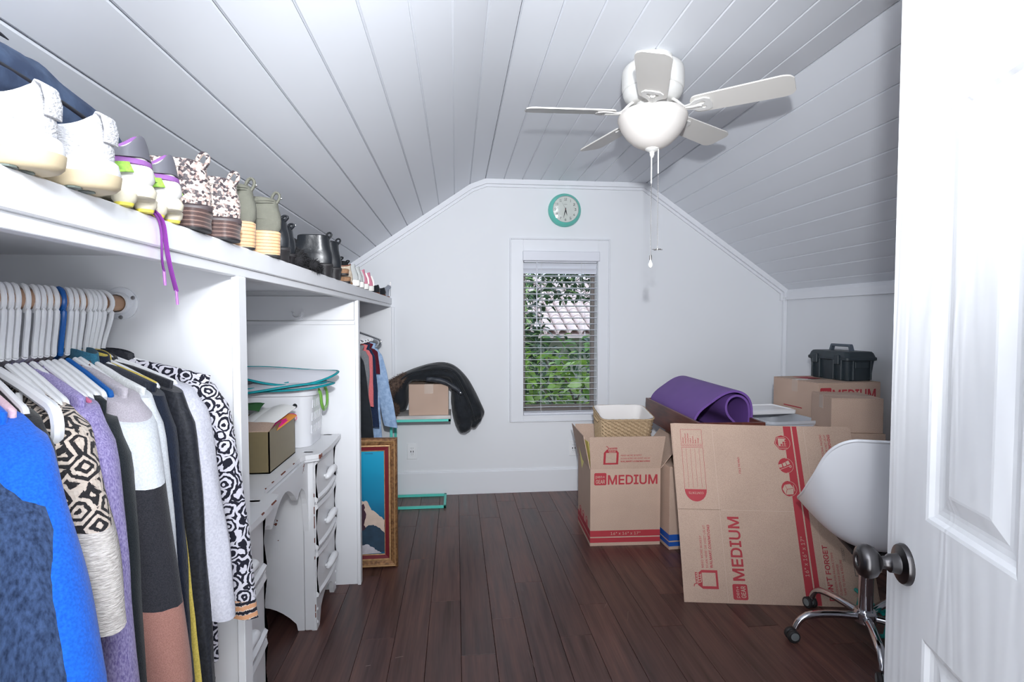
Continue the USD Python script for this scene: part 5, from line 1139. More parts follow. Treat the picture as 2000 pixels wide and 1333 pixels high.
o1 = spline([(.006, .006), (.006, .075), (.035, .155), (.105, .215), (.195, .268), (.258, .272), (.312, .235), (.330, .170), (.327, .095), (.300, .030), (.255, .008)], 70)
o2 = spline([(.295, .030), (.313, .100), (.316, .165), (.300, .222), (.255, .250), (.208, .236), (.188, .190), (.200, .145), (.245, .095), (.262, .050), (.245, .022)], 60)
poly = LineString(o1).buffer(.0062, cap_style=2).union(LineString(o2).buffer(.0058, cap_style=2))
pm = prism(poly.geoms[0] if hasattr(poly, 'geoms') and False else poly, .77) if not hasattr(poly, 'geoms') else cat([prism(g_, .77) for g_ in poly.geoms])
v = pm.vertices.copy(); pm.vertices = np.stack([v[:, 0], .77 - v[:, 2], v[:, 1]], 1)
part(mt, 'roll', pm, m_mat, 40)

# translucent bins
m_trans = M('translucent_plastic', S(226, 230, 238), .25, transmission_weight=.35)
def bin_(label, loc, rz, w=.33, d=.42, h=.33):
    b = thing('storage_bin', label, 'storage bin', loc, rz)
    part(b, 'tub', loft([rring(w * .86, d * .88, .04, 0), rring(w * .87, d * .89, .045, .02), rring(w * .97, d * .97, .05, h - .02), rring(w, d, .05, h - .015), rring(w, d, .05, h), rring(w * .95, d * .96, .045, h), rring(w * .85, d * .87, .04, .012)]), m_trans, 40)
    return b
bb = bin_('translucent plastic storage bin standing beneath the upper bin right of the drawer', (1.83, 2.98, 0), 4, h=.39)
b5 = bin_('translucent white plastic storage bin right of the purple mat', (1.83, 2.97, .391), 4, h=.345)
part(b5, 'rib', mv(bx(-.08, -.07, -.205, -.203, .08, .30), 0, 0, 0), m_trans, False)
lid = solo('bin_lid', frame(loft([rring(.34, .22, .02, 0), rring(.345, .225, .02, .006), rring(.345, .225, .02, .020), rring(.31, .19, .018, .026), rring(.30, .18, .016, .020)]), (1.82, 3.09, .7375), (1, .07, 0), (-.07, 1, .0)), m_plastic_w, 'white plastic lid lying across the back of the translucent bin', 'lid', smooth=40)

# stack in the corner
carton('plain_carton', 'tall plain carton at the bottom of the corner stack under the MEDIUM box', (2.045, 2.872, 0), 4.5, .41, .39, .464, 'x')
b3 = carton('moving_box', 'closed brown moving box printed MEDIUM with the black tool box on top', (2.043, 2.869, .465), 4.5, .41, .388, .465, 'x')
HB = .465
brand(b3, (.012, -.0001, HB - .100), X_, Z_, 1, .072)
part(b3, 'lettering', text('MEDIUM', .285, .054, (.092, -.0001, HB - .095), X_, Z_, True), m_red, False)
part(b3, 'top_mark', bx(.10, .20, .20, .34, HB, HB + .0006), m_red, False)
part(b3, 'side_mark', flatp(sbox(.10, .300, .26, .306), .0006, (-.0001, .388, 0), -Y_, Z_), m_red, False)
carton('plain_carton', 'plain brown carton standing under the small taped carton in front of the corner stack', (1.900, 2.572, 0), -14.5, .262, .262, .712, None)
carton('small_carton', 'small brown carton with clear tape in front of the MEDIUM box', (1.911, 2.580, .713), -14.5, .245, .258, .177, 'x')

# tool box
m_tool = M('black_tool_plastic', S(46, 56, 62), .45, var=.15, scale=30); m_toolh = M('grey_handle', S(84, 94, 106), .45)
tl = thing('tool_box', 'black plastic tool box with a grey handle on top of the corner stack', 'tool box', (2.345, 3.09, .931), 5)
tw, td = .205, .315
part(tl, 'tray_body', loft([rring(tw * .84, td * .88, .02, 0), rring(tw * .86, td * .90, .022, .008), rring(tw * .96, td * .97, .022, .118), rring(tw * .96, td * .97, .02, .12)]), m_tool, 40)
part(tl, 'lid', loft([rring(tw, td, .022, .118), rring(tw + .012, td + .012, .024, .122), rring(tw + .012, td + .012, .024, .136), rring(tw, td, .022, .140), rring(tw * .97, td * .97, .03, .160), rring(tw * .90, td * .93, .03, .170), rring(tw * .8, td * .85, .03, .172)]), m_tool, 40)
for y in (-.115, -.055, .055, .115):
    part(tl, 'rib', cat(bx(-tw * .5 - .006, -tw * .40, y - .006, y + .006, .006, .128, .002)), m_tool, False)
for y in (-.085, .085):
    part(tl, 'latch', bx(-tw * .5 - .012, -tw * .46, y - .018, y + .018, .095, .150, .003), m_tool, False)
for x in (-.06, .06): part(tl, 'end_rib', bx(x - .005, x + .005, -td * .5 - .004, -td * .42, .006, .120, .002), m_tool, False)
part(tl, 'end_panel', bx(-.045, .045, -td * .5 + .0, -td * .46, .075, .112, .002), m_tool, False)
part(tl, 'handle', cat(bx(-.014, .014, -.075, .075, .196, .212, .004), hull([(sx_ * .012, sy * q, z) for sx_ in (-1, 1) for sy, q, z in ((1, .075, .205), (1, .062, .205), (1, .088, .165), (1, .072, .165))]), hull([(sx_ * .012, -q, z) for sx_ in (-1, 1) for q, z in ((.075, .205), (.062, .205), (.088, .165), (.072, .165))])), m_toolh, False, label='grey folding handle')

# ---- flattened moving box leaning on the drawer
ps, lean = -.167, .366
U = np.array([math.cos(ps), math.sin(ps), 0]); nh = np.array([-math.sin(ps), math.cos(ps), 0]); V = nh * math.sin(lean) + Z_ * math.cos(lean)
N = np.cross(U, V)                                     # towards the room
O = np.array([1.033, 2.337, .001])
sheet = thing('flattened_box', 'flattened brown moving box printed MEDIUM in red leaning against the wooden drawer', 'box')
def onS(u, v, up=0.0): return O + U * u + V * v + N * up
SW, SH, ST = .856, .813, .0045
front_p = sbox(0, 0, SW, SH).difference(sbox(0, .4035, .202, .4085)).difference(sbox(.640, .4035, SW, .4085))
from shapely import union_all
part(sheet, 'front_panel', flatp(front_p, ST, onS(0, 0, -ST), U, V), m_card, False)
part(sheet, 'back_panel', flatp(Polygon([(.006, .004), (SW + .012, .0), (SW + .014, SH - .004), (.02, SH + .010), (-.004, SH + .008)]), ST, onS(0, 0, -2 * ST - .003), U, V), m_card, False)
m_crease = M('card_crease', S(200, 176, 160), .8)
part(sheet, 'crease', cat(flatp(sbox(.196, .002, .1985, SH - .002), .0004, onS(0, 0), U, V), flatp(sbox(.640, .002, .6425, SH - .002), .0004, onS(0, 0), U, V), flatp(sbox(.202, .4045, .640, .4070), .0004, onS(0, 0), U, V)), m_crease, False)
part(sheet, 'stripe', flatp(sbox(.544, .002, .580, SH - .002), .0005, onS(0, 0), U, V), m_red, False); part(sheet, 'stripe', flatp(sbox(.587, .002, .609, SH - .002), .0005, onS(0, 0), U, V), m_red, False)
eu, ev = V, -U                                         # lettering reads upwards
part(sheet, 'lettering', text('MEDIUM', .280, .050, onS(.280, .096), eu, ev, True), m_red, False)
brand(sheet, onS(.288, .016), eu, ev, 1, .066)
cart_tag(sheet, onS(.160, .058), eu, ev, .080, .115)
for i, (tx, w_, h_, bo) in enumerate(zip(ADL, (.140, .188, .190), (.0095, .0095, .0110), (False, False, True))):
    part(sheet, 'lettering', text(tx, w_, h_, onS(.100 + .0205 * i, .147), eu, ev, bo), m_red, False)
part(sheet, 'lettering', text('16" x 16" x 17"', .172, .017, onS(.571, .122, .0005), eu, ev), m_tan, False)
part(sheet, 'lettering', text('FOLD TO HOLD', .078, .008, onS(.315, .578), eu, ev, True), m_red, False)
part(sheet, 'lettering', text("DON'T FORGET", .235, .021, onS(.668, .024), eu, ev, True), m_red, False)
for i, (tx, w_) in enumerate((('CUSHION FOR FRAGILE ITEMS', .180), ('CUSHION FOR DISHES', .130), ('TAPE TO SEAL & SECURE', .150))):
    part(sheet, 'lettering', text(tx, w_, .0085, onS(.688 + .018 * i, .048), eu, ev), m_red, False)
part(sheet, 'lettering', text('387320CT', .060, .012, onS(.742, .190), eu, ev), m_greyp, False)
for i, (tx, w_, h_, bo) in enumerate((('FOR ADDITIONAL PACKING', .160, .0095, False), ('RESOURCES OR VISIT US AT', .160, .0095, False), ('WALMART.COM/MOVING', .190, .0125, True))):
    part(sheet, 'lettering', text(tx, w_, h_, onS(.722 + .0195 * i, .772 - w_), eu, ev, bo), m_red, False)
part(sheet, 'grey_mark', flatp(sbox(.775, .13, .80, .19).difference(sbox(.778, .133, .797, .187)), .0005, onS(0, 0), U, V), m_greyp, False)
# contents form
def S2(poly, mat, nm, up=0.0): part(sheet, nm, flatp(poly, .0005, onS(0, 0, up), U, V), mat, False)
ln = .0013
S2(sbox(.040, .706, .144, .791).difference(sbox(.040 + ln, .706 + ln, .144 - ln, .791 - ln)), m_red, 'form_box')
S2(union_all([sbox(.041, .500, .145, .701).difference(sbox(.041 + ln, .50, .145 - ln, .701 - ln)), Polygon([(.041, .5)] + [(.093 - .052 * math.cos(t), .5 - .057 * math.sin(t)) for t in np.linspace(0, math.pi, 24)] + [(.145, .5)])]), m_red, 'form_box')
for x in (.0615, .0825, .1035, .1245): S2(sbox(x, .507, x + .0009, .695), m_red, 'form_line')
for i in range(8):
    x = .0455 + .0122 * i
    S2(sbox(x, .7105, x + .008, .7185).difference(sbox(x + .001, .7115, x + .007, .7175)), m_red, 'tick_box')
for i, (tx, w_) in enumerate((('Kitchen', .028), ('Dining Room', .047), ('Living Room', .048), ('Office', .024), ('Bedroom', .034), ('Bath', .018), ('Garage', .026))):
    part(sheet, 'lettering', text(tx, w_, .0052, onS(.0528 + .0122 * i, .7225), eu, ev, True), m_red, False)
part(sheet, 'lettering', text('CONTENTS:', .072, .0105, onS(.129, .488, .0005), -U, -V), m_tan, False)
# three round pictograms over the stripe edge
def ring_mark(u, v, shape, polys):
    part(sheet, 'pictogram', flatp(shape, .0005, onS(u, v, .0004), U, V), m_red, False)
    for p_ in polys: part(sheet, 'pictogram_line', flatp(p_, .0005, onS(u, v, .0008), U, V), m_tan, False)
circ = Point(0, 0).buffer(.036, quad_segs=12)
rim_ = Point(0, 0).buffer(.0355, quad_segs=12).difference(Point(0, 0).buffer(.0338, quad_segs=12))
def ln2(a, b, t=.0012): return LineString([a, b]).buffer(t, cap_style=2)
hexa = Polygon([(-.041, -.004), (-.030, .027), (-.005, .036), (.010, .0345), (.036, .0), (.010, -.0345), (-.020, -.033)])
ring_mark(.533, .730, hexa.union(circ), [rim_.intersection(sbox(.0, -.04, .04, .04)), union_all([ln2((-.036, -.003), (-.027, .024)), ln2((-.027, .024), (.012, .026)), ln2((-.036, -.003), (-.020, -.027)), ln2((-.020, -.027), (.018, -.026))]), sbox(-.022, -.017, .016, .021).difference(union_all([sbox(-.012 + .011 * i, -.015 + .011 * j, -.003 + .011 * i, -.006 + .011 * j) for i in range(3) for j in range(i + 1)]))])
ring_mark(.534, .620, circ, [rim_.intersection(sbox(.0, -.04, .04, .04)), union_all([Polygon([(-.036, .004), (-.020, .008), (-.018, -.008), (-.034, -.012)]), Polygon([(-.016, .010), (-.002, .016), (.002, .0), (-.012, -.006)]), Polygon([(.0, .018), (.014, .024), (.020, .008), (.006, .002)]), ln2((-.030, -.020), (.020, .0)), ln2((-.030, -.020), (-.034, -.040), .0018), Point(.020, -.004).buffer(.006).difference(Point(.020, -.004).buffer(.003))])])
ring_mark(.535, .511, circ, [rim_.intersection(sbox(.0, -.04, .04, .04)), Polygon([(-.032, -.002), (-.020, .018), (-.012, -.002), (-.020, -.028)]), Polygon([(-.018, .018), (.006, .022), (.020, .004), (-.010, -.002)]), Polygon([(-.010, -.004), (.020, .002), (.016, -.026), (-.018, -.028)]), ln2((.020, .018), (.024, -.012), .0015)])

# ---- outlets, clock
m_out = M('outlet_plastic', S(238, 239, 242), .35); m_dark = M('slot_dark', S(50, 52, 56), .6)
for (ox, oz, lab) in ((-.322, .327, 'white wall outlet with USB sockets below the side table'), (.882, .324, 'white wall outlet half hidden behind the open moving box')):
    ol = thing('wall_outlet', lab, 'outlet', (ox, 4.0, oz))
    part(ol, 'plate', bx(-.036, .036, -.006, 0, -.059, .059, .003), m_out, False)
    part(ol, 'insert', bx(-.0165, .0165, -.008, -.004, -.034, .034, .001), m_out, False)
    for z in (.020, -.022):
        for x in (-.006, .006): part(ol, 'slot', bx(x - .001, x + .001, -.0084, -.0078, z, z + .008), m_dark, False)
        part(ol, 'slot', mv(rot(lathe([(.0001, 0), (.0022, 0), (.0001, .0006)], 8), 90, (1, 0, 0)), 0, -.0078, z - .005), m_dark, False)
    for x in (-.0085, .0085): part(ol, 'usb_port', bx(x - .0028, x + .0028, -.0084, -.0078, -.008, .006), m_dark, False)
m_clk = M('clock_turquoise', S(108, 206, 190), .38); m_face = M('clock_face', S(216, 220, 214), .6); m_ink = M('black_ink', S(32, 32, 36), .6)
m_chr = M('chrome', S(205, 205, 210), .07, metal=1.0)
ck = thing('wall_clock', 'round turquoise wall clock above the window', 'clock', (.803, 4.0, 2.099))
part(ck, 'case', rot(lathe([(.0001, 0), (.117, 0), (.1225, .010), (.1225, .020), (.118, .036), (.108, .052), (.100, .060), (.0965, .062), (.095, .056), (.095, .050)], 56), 90, (1, 0, 0)), m_clk, 40)
part(ck, 'dial', rot(lathe([(.0001, .0), (.0955, .0), (.0955, .051), (.0001, .052)], 48), 90, (1, 0, 0)), m_face, 30)
part(ck, 'chrome_ring', rot(lathe([(.0935, .050), (.0965, .052), (.0975, .062), (.0960, .0645), (.0940, .062), (.0935, .050)], 56), 90, (1, 0, 0)), m_chr, 40)
for i in range(1, 13):
    an = math.radians(90 - 30 * i); tx = str(i); wd = .0125 if len(tx) == 1 else .020
    if tx == '1': wd = .006
    if tx == '11': wd = .014
    part(ck, 'numeral', text(tx, wd, .0175, (.074 * math.cos(an) - wd / 2, -.0515, .074 * math.sin(an) - .00875), X_, Z_, depth=.0008), m_ink, False)
def hand(an, l, w, tail=.012, mt=m_ink, nm='hand', z=-.054):
    pl = Polygon([(-tail, -w * .5), (l * .35, -w), (l, -w * .15), (l, w * .15), (l * .35, w), (-tail, w * .5)])
    a = math.radians(90 - an)
    part(ck, nm, flatp(pl, .001, (0, z, 0), (math.cos(a), 0, math.sin(a)), (-math.sin(a), 0, math.cos(a))), mt, False)
hand(166, .046, .0034, nm='hour_hand'); hand(193, .066, .0030, nm='minute_hand', z=-.0555); hand(331, .058, .0006, nm='second_hand', z=-.057, mt=M('second_hand', S(120, 122, 124), .5))
part(ck, 'hub', rot(lathe([(.0001, .051), (.0045, .051), (.004, .0585), (.0001, .059)], 14), 90, (1, 0, 0)), M('red_hub', S(120, 44, 48), .5), 40)
part(ck, 'brand_line', bx(-.012, .012, -.0523, -.0518, .036, .0385), M('faint_grey', S(150, 152, 150), .7), False)
m_glassc = usdkit.material(stage, '/World/Looks/clock_glass', {'t': ('transparent_bsdf', {'color': (0.97, 0.98, 0.98)}), 'g': ('glossy_bsdf', {'roughness': 0.06, 'color': (1, 1, 1)}), 'm': ('mix_closure', {'fac': 0.06})}, [('t.BSDF', 'm.closure1'), ('g.BSDF', 'm.closure2')], surface='m.closure')
gl = trimesh.Trimesh(*grid(np.array([[(r_ * math.cos(a), -(.074 - .012 * (r_ / .0945) ** 2), r_ * math.sin(a)) for a in np.linspace(0, 2 * np.pi, 49)] for r_ in np.linspace(.001, .0945, 8)])), process=False)
if gl.face_normals[100][1] > 0: gl.invert()
part(ck, 'glass', gl, m_glassc, True)

# ---- ceiling fan
m_fan = M('fan_white', S(216, 215, 212), .4); m_blade = M('fan_blade', S(218, 215, 210), .42)
m_bowl = usdkit.material(stage, '/World/Looks/frosted_glass', {'d': ('principled_bsdf', {'base_color': S(232, 230, 227), 'roughness': .28}), 't': ('translucent_bsdf', {'color': S(250, 236, 220)}), 'm': ('mix_closure', {'fac': .22})}, [('d.BSDF', 'm.closure1'), ('t.BSDF', 'm.closure2')], surface='m.closure')
FCX, FCY = .772, 2.098
fan = thing('ceiling_fan', 'white five blade ceiling fan with a frosted glass light bowl and pull chains', 'ceiling fan', (FCX, FCY, 0))
part(fan, 'canopy', lathe([(.0001, 2.3115), (.075, 2.3115), (.077, 2.304), (.076, 2.268), (.070, 2.262), (.0001, 2.262)], 40), m_fan, 40)
part(fan, 'motor_housing', lathe([(.0001, 2.286), (.075, 2.286), (.104, 2.280), (.116, 2.268), (.120, 2.250), (.120, 2.198), (.117, 2.188), (.112, 2.184), (.0001, 2.184)], 48), m_fan, 40)
part(fan, 'motor_cover', lathe([(.0001, 2.185), (.113, 2.185), (.115, 2.176), (.108, 2.160), (.088, 2.142), (.074, 2.136), (.0001, 2.136)], 48), m_fan, 40)
vents = []
for i in range(30):
    a = 2 * math.pi * i / 30
    vents.append(rot(hull([(.096 + dx, dy, 2.156 + dz) for dx, dy, dz in ((-.016, -.002, -.014), (.012, -.003, .007), (-.016, .002, -.014), (.012, .003, .007), (-.014, 0, -.009), (.013, 0, .011))]), math.degrees(a)))
part(fan, 'vent_slots', cat(vents), M('vent_dark', S(120, 118, 116), .7), False, kind='stuff')
part(fan, 'switch_housing', lathe([(.0001, 2.140), (.062, 2.140), (.064, 2.134), (.060, 2.128), (.056, 2.124), (.056, 2.096), (.0001, 2.096)], 40), m_fan, 40)
part(fan, 'light_bowl', lathe([(.060, 2.108), (.100, 2.106), (.126, 2.098), (.1345, 2.084), (.134, 2.072), (.122, 2.040), (.100, 2.008), (.072, 1.982), (.042, 1.966), (.012, 1.961), (.012, 1.964), (.042, 1.969), (.070, 1.985), (.098, 2.011), (.119, 2.042), (.131, 2.073), (.1315, 2.083), (.124, 2.094), (.100, 2.1025), (.060, 2.104)], 56), m_bowl, 40, label='frosted white glass bowl')
part(fan, 'bulb', mv(lathe([(.0001, -.03), (.012, -.028), (.021, -.010), (.022, .004), (.014, .020), (.0001, .026)], 18), -.037, -.028, 2.052), usdkit.material(stage, '/World/Looks/bulb_glow', {'e': ('emission', {'color': (1.0, .70, .42), 'strength': 4.0})}, [], surface='e.emission'), 40) if False else None
part(fan, 'finial', lathe([(.0001, 1.966), (.026, 1.966), (.027, 1.961), (.022, 1.955), (.011, 1.950), (.009, 1.944), (.010, 1.940), (.007, 1.934), (.005, 1.928), (.0001, 1.926)], 24), m_fan, 40)
def blade_mesh():
    n = 34; x = np.linspace(.150, .500, n)
    P = []
    for xi in x:
        hw = .051 + .010 * (xi - .15) / .35
        e = (.500 - xi) / .045
        if e < 1: hw *= math.sqrt(max(0.02, 1 - (1 - e) ** 2)) * .45 + .55 if e > .05 else .58
        e2 = (xi - .150) / .03
        if e2 < 1: hw *= .55 + .45 * math.sqrt(max(0, 1 - (1 - e2) ** 2))
        P.append([(xi, hw * u, 0) for u in np.linspace(-1, 1, 9)])
    return solid(np.array(P), .0055)
BZ = 2.102
for an in (-38, -110, -182, 106, 34):
    tilt = lambda m: rot(mv(rot(m, -13, (1, 0, 0)), 0, 0, BZ), an)
    bld = part(fan, 'blade', tilt(blade_mesh()), m_blade, 40)
    iron = Polygon([(.128, -.012), (.150, -.018), (.170, -.036), (.205, -.040), (.222, -.028), (.226, 0), (.222, .028), (.205, .040), (.170, .036), (.150, .018), (.128, .012)]).buffer(.006).buffer(-.006).difference(Polygon([(.165, -.010), (.195, -.024), (.205, -.014), (.195, -.004)])).difference(Polygon([(.165, .010), (.195, .024), (.205, .014), (.195, .004)]))
    irm = mv(prism(iron, .005), 0, 0, -.0085)
    arm_ = tube(spline([(.062, 0, .044), (.082, 0, .036), (.105, 0, .016), (.125, 0, -.002), (.150, 0, -.007), (.19, 0, -.009)], 16), [.010] * 8 + [.0095] * 8, 10, flat=.6)
    part(fan, 'blade_arm', cat(tilt(irm), rot(mv(arm_, 0, 0, BZ), an)), m_fan, 40)
m_chain = M('chain_metal', S(190, 188, 186), .3, metal=.9)
for cx, cy, z0, z1, nm in ((-.004, -.006, 1.926, 1.546, 'bulb'), (.022, -.010, 1.965, 1.572, 'fan')):
    part(fan, 'chain_sleeve', tube([(cx, cy, z0), (cx, cy, z0 - .10)], .0028, 8), m_fan, 40)
    bd_ = [mv(trimesh.creation.icosphere(1, .0019), cx, cy, z) for z in np.arange(z1, z0 - .10, .0052)]
    part(fan, 'pull_chain', cat(bd_ + [tube([(cx, cy, z1), (cx, cy, z0 - .1)], .0006, 5)]), m_chain, True, kind='stuff')
part(fan, 'chain_fob', mv(lathe([(.0001, 0), (.0035, .0), (.005, -.003), (.005, -.020), (.0001, -.022)], 14), -.004, -.006, 1.546), m_chain, 40, label='small metal cap of the bulb shaped fob')
part(fan, 'chain_fob', mv(lathe([(.004, -.020), (.0045, -.026), (.009, -.036), (.0085, -.044), (.004, -.050), (.0001, -.051)], 16), -.004, -.006, 1.546), M('fob_glass', S(232, 232, 230), .3), 40, label='frosted bulb shaped fob')
fb_ = [mv(lathe([(.0001, -.004), (.006, -.003), (.006, .003), (.0001, .004)], 12), .022, -.010, 1.568)] + [mv(rot(bx(.004, .022, -.004, .004, -.001, .001, .0008), a), .022, -.010, 1.567) for a in (10, 100, 190, 280)]
part(fan, 'chain_fob', cat(fb_), m_chain, 40, label='fan shaped metal fob')

# ---- white shell desk chair
m_shell = M('white_shell', S(232, 234, 240), .3); m_seat = M('mint_cushion', S(140, 214, 198), .7)
m_grey_r = M('caster_grey', S(120, 126, 128), .45)
ch = thing('desk_chair', 'white plastic shell desk chair with a mint seat pad on a chrome five star base', 'chair', (1.615, 1.959, 0), -20)
cen = spline([(.235, .476), (.19, .474), (.05, .437), (-.10, .425), (-.175, .450), (-.215, .525), (-.235, .65), (-.252, .825), (-.254, .862)], 40)
rim3 = spline([(.128, .250, .474), (.184, .216, .494), (.221, .10, .546), (.234, -.02, .605), (.234, -.09, .660), (.226, -.145, .718), (.206, -.195, .795), (.168, -.240, .848), (.130, -.2515, .862)], 40)
us = np.linspace(-1, 1, 33)
P = np.zeros((40, 33, 3))
for i in range(40):
    for j, u_ in enumerate(us):
        k_ = abs(u_) ** 2.4
        P[i, j] = (math.copysign(rim3[i][0] * (1 - (1 - abs(u_)) ** 1.25), u_), cen[i][0] * (1 - k_) + rim3[i][1] * k_, cen[i][1] * (1 - k_) + rim3[i][2] * k_)
part(ch, 'shell', solid(P, .006), m_shell, 50)
edge = np.vstack([P[:, 0], P[-1, 1:-1], P[::-1, -1], P[0, -2:0:-1]])
part(ch, 'shell_rim', tube(edge, .0062, 8, closed=True), m_shell, 50)
Q = P[1:20, 2:31].copy(); nrm = np.cross(np.gradient(Q, axis=0), np.gradient(Q, axis=1)); nrm /= np.linalg.norm(nrm, axis=2, keepdims=True)
if nrm[8, 14, 2] < 0: nrm = -nrm
part(ch, 'seat_pad', solid(Q + nrm * .016, .022), m_seat, 50, label='mint green seat pad')
part(ch, 'seat_plate', bx(-.09, .09, -.11, .07, .395, .412, .004), m_bsole, False)
part(ch, 'gas_column', lathe([(.0001, .135), (.026, .135), (.026, .395), (.0001, .395)], 28), m_chr, 40, label='chrome column')
part(ch, 'hub', lathe([(.0001, .085), (.030, .085), (.040, .092), (.042, .128), (.034, .140), (.0001, .142)], 28), m_chr, 40)
for a in (118.5, 190.5, 262.5, 334.5, 46.5):
    arm_ = tube(spline([(.030, 0, .112), (.10, 0, .116), (.19, 0, .112), (.238, 0, .098), (.262, 0, .072), (.268, 0, .055)], 20), [.017] * 5 + [.0165] * 10 + [.014] * 5, 12, flat=.85)
    ap_ = part(ch, 'base_arm', rot(arm_, a), m_chr, 40, label='chrome base arm')
    part(ap_, 'caster_stem', rot(mv(lathe([(.0001, .030), (.006, .030), (.006, .06), (.0001, .06)], 12), .270, 0, 0), a), m_chr, 40)
    wh = [mv(rot(lathe([(.0001, -.009), (.020, -.009), (.0245, -.005), (.0245, .006), (.018, .009), (.0001, .009)], 22), 90, (1, 0, 0)), .280, s_ * .013, .0245) for s_ in (-1, 1)]
    for w_ in wh: part(ap_, 'caster_wheel', rot(rot(w_, 0), a), m_bsole, 40)
    part(ap_, 'caster_hood', rot(mv(rot(lathe([(.0001, -.0235), (.013, -.0235), (.016, -.022), (.016, .022), (.013, .0235), (.0001, .0235)], 20), 90, (1, 0, 0)), .278, 0, .0275), a), m_grey_r, 40)

# ---- things half hidden behind the door
m_teal2 = M('teal_plastic', S(24, 160, 150), .4)
ts = thing('teal_frame', 'teal metal stool frame half hidden behind the chair and the door', 'stool', (1.86, 2.06, 0), -10)
for y in (-.10, .10):
    part(ts, 'foot_rail', tube([(-.14, y, .008), (.16, y, .008)], .008, 8), m_teal2, 40)
    part(ts, 'leg', tube([(-.12, y, .008), (-.06, y, .34)], .009, 8), m_teal2, 40); part(ts, 'leg', tube([(.14, y, .008), (.08, y, .34)], .009, 8), m_teal2, 40)
part(ts, 'brace', tube([(-.13, -.10, .10), (-.13, .10, .10)], .008, 8), m_teal2, 40)
part(ts, 'seat', loft([rring(.22, .24, .04, .34), rring(.24, .26, .045, .345), rring(.24, .26, .045, .365), rring(.21, .23, .04, .372)]), m_teal2, 40)

# ------------------------------------------------------------------ outside the window
m_leafs = []
for i, (c, c2) in enumerate(((S(158, 184, 76), S(104, 138, 48)), (S(108, 142, 60), S(66, 98, 42)), (S(200, 216, 150), S(150, 176, 90)), (S(62, 86, 48), S(40, 60, 34)))):
    m_leafs.append(usdkit.material(stage, f'/World/Looks/leaf_{"abcd"[i]}', {'tc': ('texture_coordinate', {}), 'n': ('noise_texture', {'scale': 9.0, 'detail': 1.0}), 'r': ('rgb_ramp', {'ramp': [(.3, c2), (.7, c)]}), 'p': ('principled_bsdf', {'roughness': .35}), 't': ('translucent_bsdf', {}), 'm': ('mix_closure', {'fac': .35})},
        [('tc.object', 'n.vector'), ('n.fac', 'r.fac'), ('r.color', 'p.base_color'), ('r.color', 't.color'), ('p.BSDF', 'm.closure1'), ('t.BSDF', 'm.closure2')], surface='m.closure'))
m_bark = M('bark', S(96, 84, 76), .9, var=.4, scale=30)
def leaves(n, lo, hi, ln, wd, seed, droop=.35, up=None):
    g = np.random.default_rng(seed); lo, hi = np.array(lo, float), np.array(hi, float)
    P = lo + (hi - lo) * g.random((n, 3))
    d = g.normal(0, 1, (n, 3)); d[:, 2] = d[:, 2] * .5 - droop; d /= np.linalg.norm(d, axis=1, keepdims=True)
    s = np.cross(d, g.normal(0, .35, (n, 3)) + np.array([0, 0, 1])); s /= np.linalg.norm(s, axis=1, keepdims=True)
    nn = np.cross(s, d)
    l = ln * g.uniform(.6, 1.25, (n, 1)); w = wd * g.uniform(.7, 1.2, (n, 1))
    rows = [(0, .06, 0), (.18, .62, .02), (.45, 1, .03), (.75, .66, .0), (1, .03, -.06)]
    V = []
    for t, k, c in rows:
        mid = P + d * l * t + nn * l * c
        V += [mid - s * w * k / 2 + nn * w * k * .14, mid, mid + s * w * k / 2 + nn * w * k * .14]
    V = np.stack(V, 1); F = []
    for r_ in range(4):
        for c_ in range(2):
            a = r_ * 3 + c_; F += [(a, a + 1, a + 4), (a, a + 4, a + 3)]
    F = (np.arange(n)[:, None, None] * 15 + np.array(F)).reshape(-1, 3)
    return trimesh.Trimesh(V.reshape(-1, 3), F, process=False)
def shrub(name, label, stems, parts_):
    t = thing(name, label, 'shrub' if 'shrub' in name else 'tree')
    for m_ in stems: part(t, 'stem', m_, m_bark, 40)
    for args, mt_ in parts_: part(t, 'leaves', leaves(*args), mt_, True, kind='stuff')
rs = random.Random(2)
def stems(x0, x1, y0, y1, z1, n, r_=.014):
    out = []
    for _ in range(n):
        x, y = rs.uniform(x0, x1), rs.uniform(y0, y1)
        out.append(tube(spline([(x, y, -2.6), (x + rs.uniform(-.1, .1), y, -.6), (x + rs.uniform(-.2, .2), y + rs.uniform(-.1, .1), z1 * .6), (x + rs.uniform(-.3, .3), y, z1)], 14), np.linspace(r_ * 2, r_ * .4, 14), 6))
    return out
shrub('broadleaf_shrub', 'bright green broad leaved shrub in the sun just outside the window', stems(.3, 1.4, 4.75, 5.1, .95, 7), [((1100, (-.4, 4.55, -.3), (2.2, 5.3, 1.0), .15, .060, 1), m_leafs[0]), ((700, (-.4, 4.6, -.3), (2.2, 5.3, 1.15), .14, .055, 2), m_leafs[1]), ((420, (-.4, 4.5, -.2), (2.2, 5.0, .95), .14, .055, 3), m_leafs[2])])
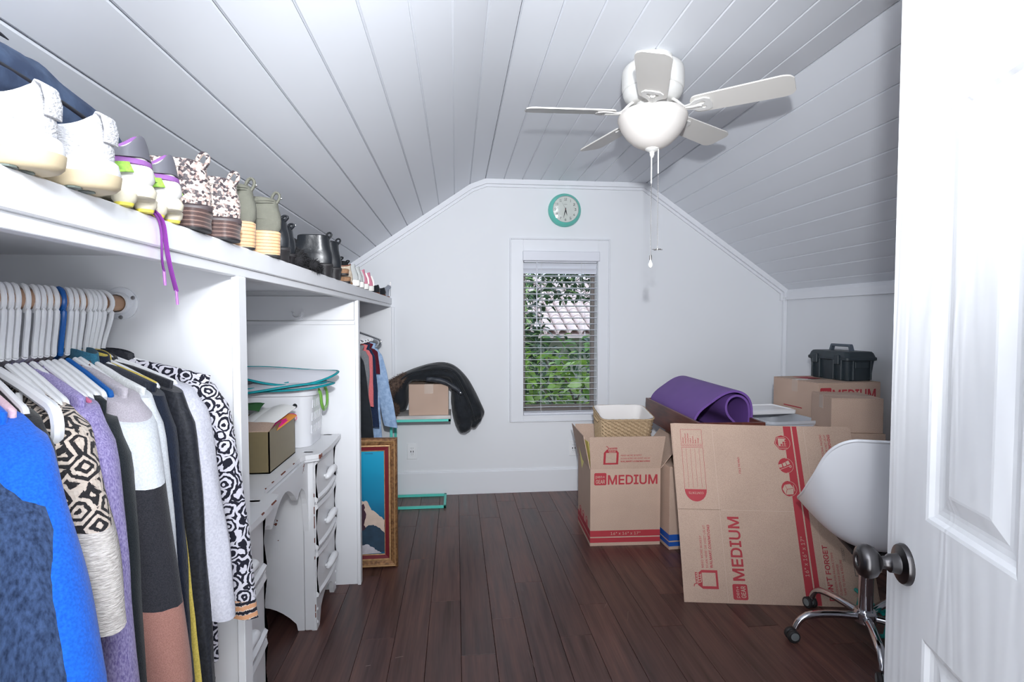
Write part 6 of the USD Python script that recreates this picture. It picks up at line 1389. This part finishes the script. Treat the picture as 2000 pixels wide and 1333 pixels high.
shrub('olive_tree', 'dark leaved tree with small leaves behind the shrub outside the window', stems(-.1, .3, 6.0, 6.4, 2.6, 2, .02), [((5200, (-.8, 5.4, 1.52), (2.8, 6.6, 3.0), .11, .042, 4), m_leafs[3]), ((420, (-.8, 5.3, 1.5), (2.8, 6.2, 2.9), .12, .045, 5), m_leafs[1]), ((160, (-.6, 5.2, 1.4), (2.6, 5.8, 2.8), .11, .04, 6), m_leafs[2]), ((3200, (-.8, 5.8, .2), (1.02, 7.0, 1.6), .13, .05, 12), m_leafs[3]), ((2600, (-.8, 6.0, -.8), (2.9, 7.2, 1.10), .14, .055, 13), m_leafs[3])])
shrub('willow_shrub', 'thin twiggy shrub with narrow pale leaves at the left of the window view', stems(.36, .62, 4.7, 4.95, 1.9, 5, .005), [((260, (.30, 4.6, .75), (.66, 5.0, 1.95), .10, .014, 8), m_leafs[2]), ((160, (.28, 4.6, .7), (.70, 5.05, 1.95), .10, .016, 9), m_leafs[1])])
m_tile = M('roof_tile', S(206, 178, 170), .8, var=.25, scale=8); m_stucco = M('stucco', S(128, 124, 108), .9)
hs = thing('neighbour_house', 'neighbouring house with a pale pink barrel tile roof seen through the leaves', 'house', (0, 0, 0))
part(hs, 'wall', bx(.2, 5.2, 9.6, 12.5, -2.7, 1.18), m_stucco, False)
til = []
for r_ in range(9):
    for c_ in range(24):
        x, y, z = .2 + c_ * .205, 9.2 + r_ * .36, 1.05 + r_ * .13
        a = np.linspace(0, np.pi, 7); ring0 = [(x + .09 * math.cos(t), y, z + .075 * math.sin(t)) for t in a]; ring1 = [(x + .075 * math.cos(t), y + .40, z + .145 + .060 * math.sin(t)) for t in a]
        til.append(solid(np.array([ring0, ring1]), .014))
for t_ in til: part(hs, 'roof_tile', t_, m_tile, 40)
part(hs, 'roof_deck', hull([(.1, 9.2, 1.03), (5.2, 9.2, 1.03), (.1, 12.5, 2.22), (5.2, 12.5, 2.22), (.1, 9.2, .98), (5.2, 9.2, .98), (.1, 12.5, 2.1), (5.2, 12.5, 2.1)]), m_tile, False)
shrub('far_tree', 'dense dark green trees beyond the neighbouring roof', [], [((3000, (-3, 13.2, -1.0), (9, 14.6, 5.5), .5, .22, 21), m_leafs[3]), ((700, (-3, 13.0, 0.0), (9, 13.6, 5.0), .45, .2, 22), m_leafs[1])])
solo('ground', bx(-30, 30, -30, 40, -2.9, -2.7), M('ground', S(96, 100, 70), .95, var=.3, scale=2), 'ground outside the house', 'ground', kind='structure', smooth=False)
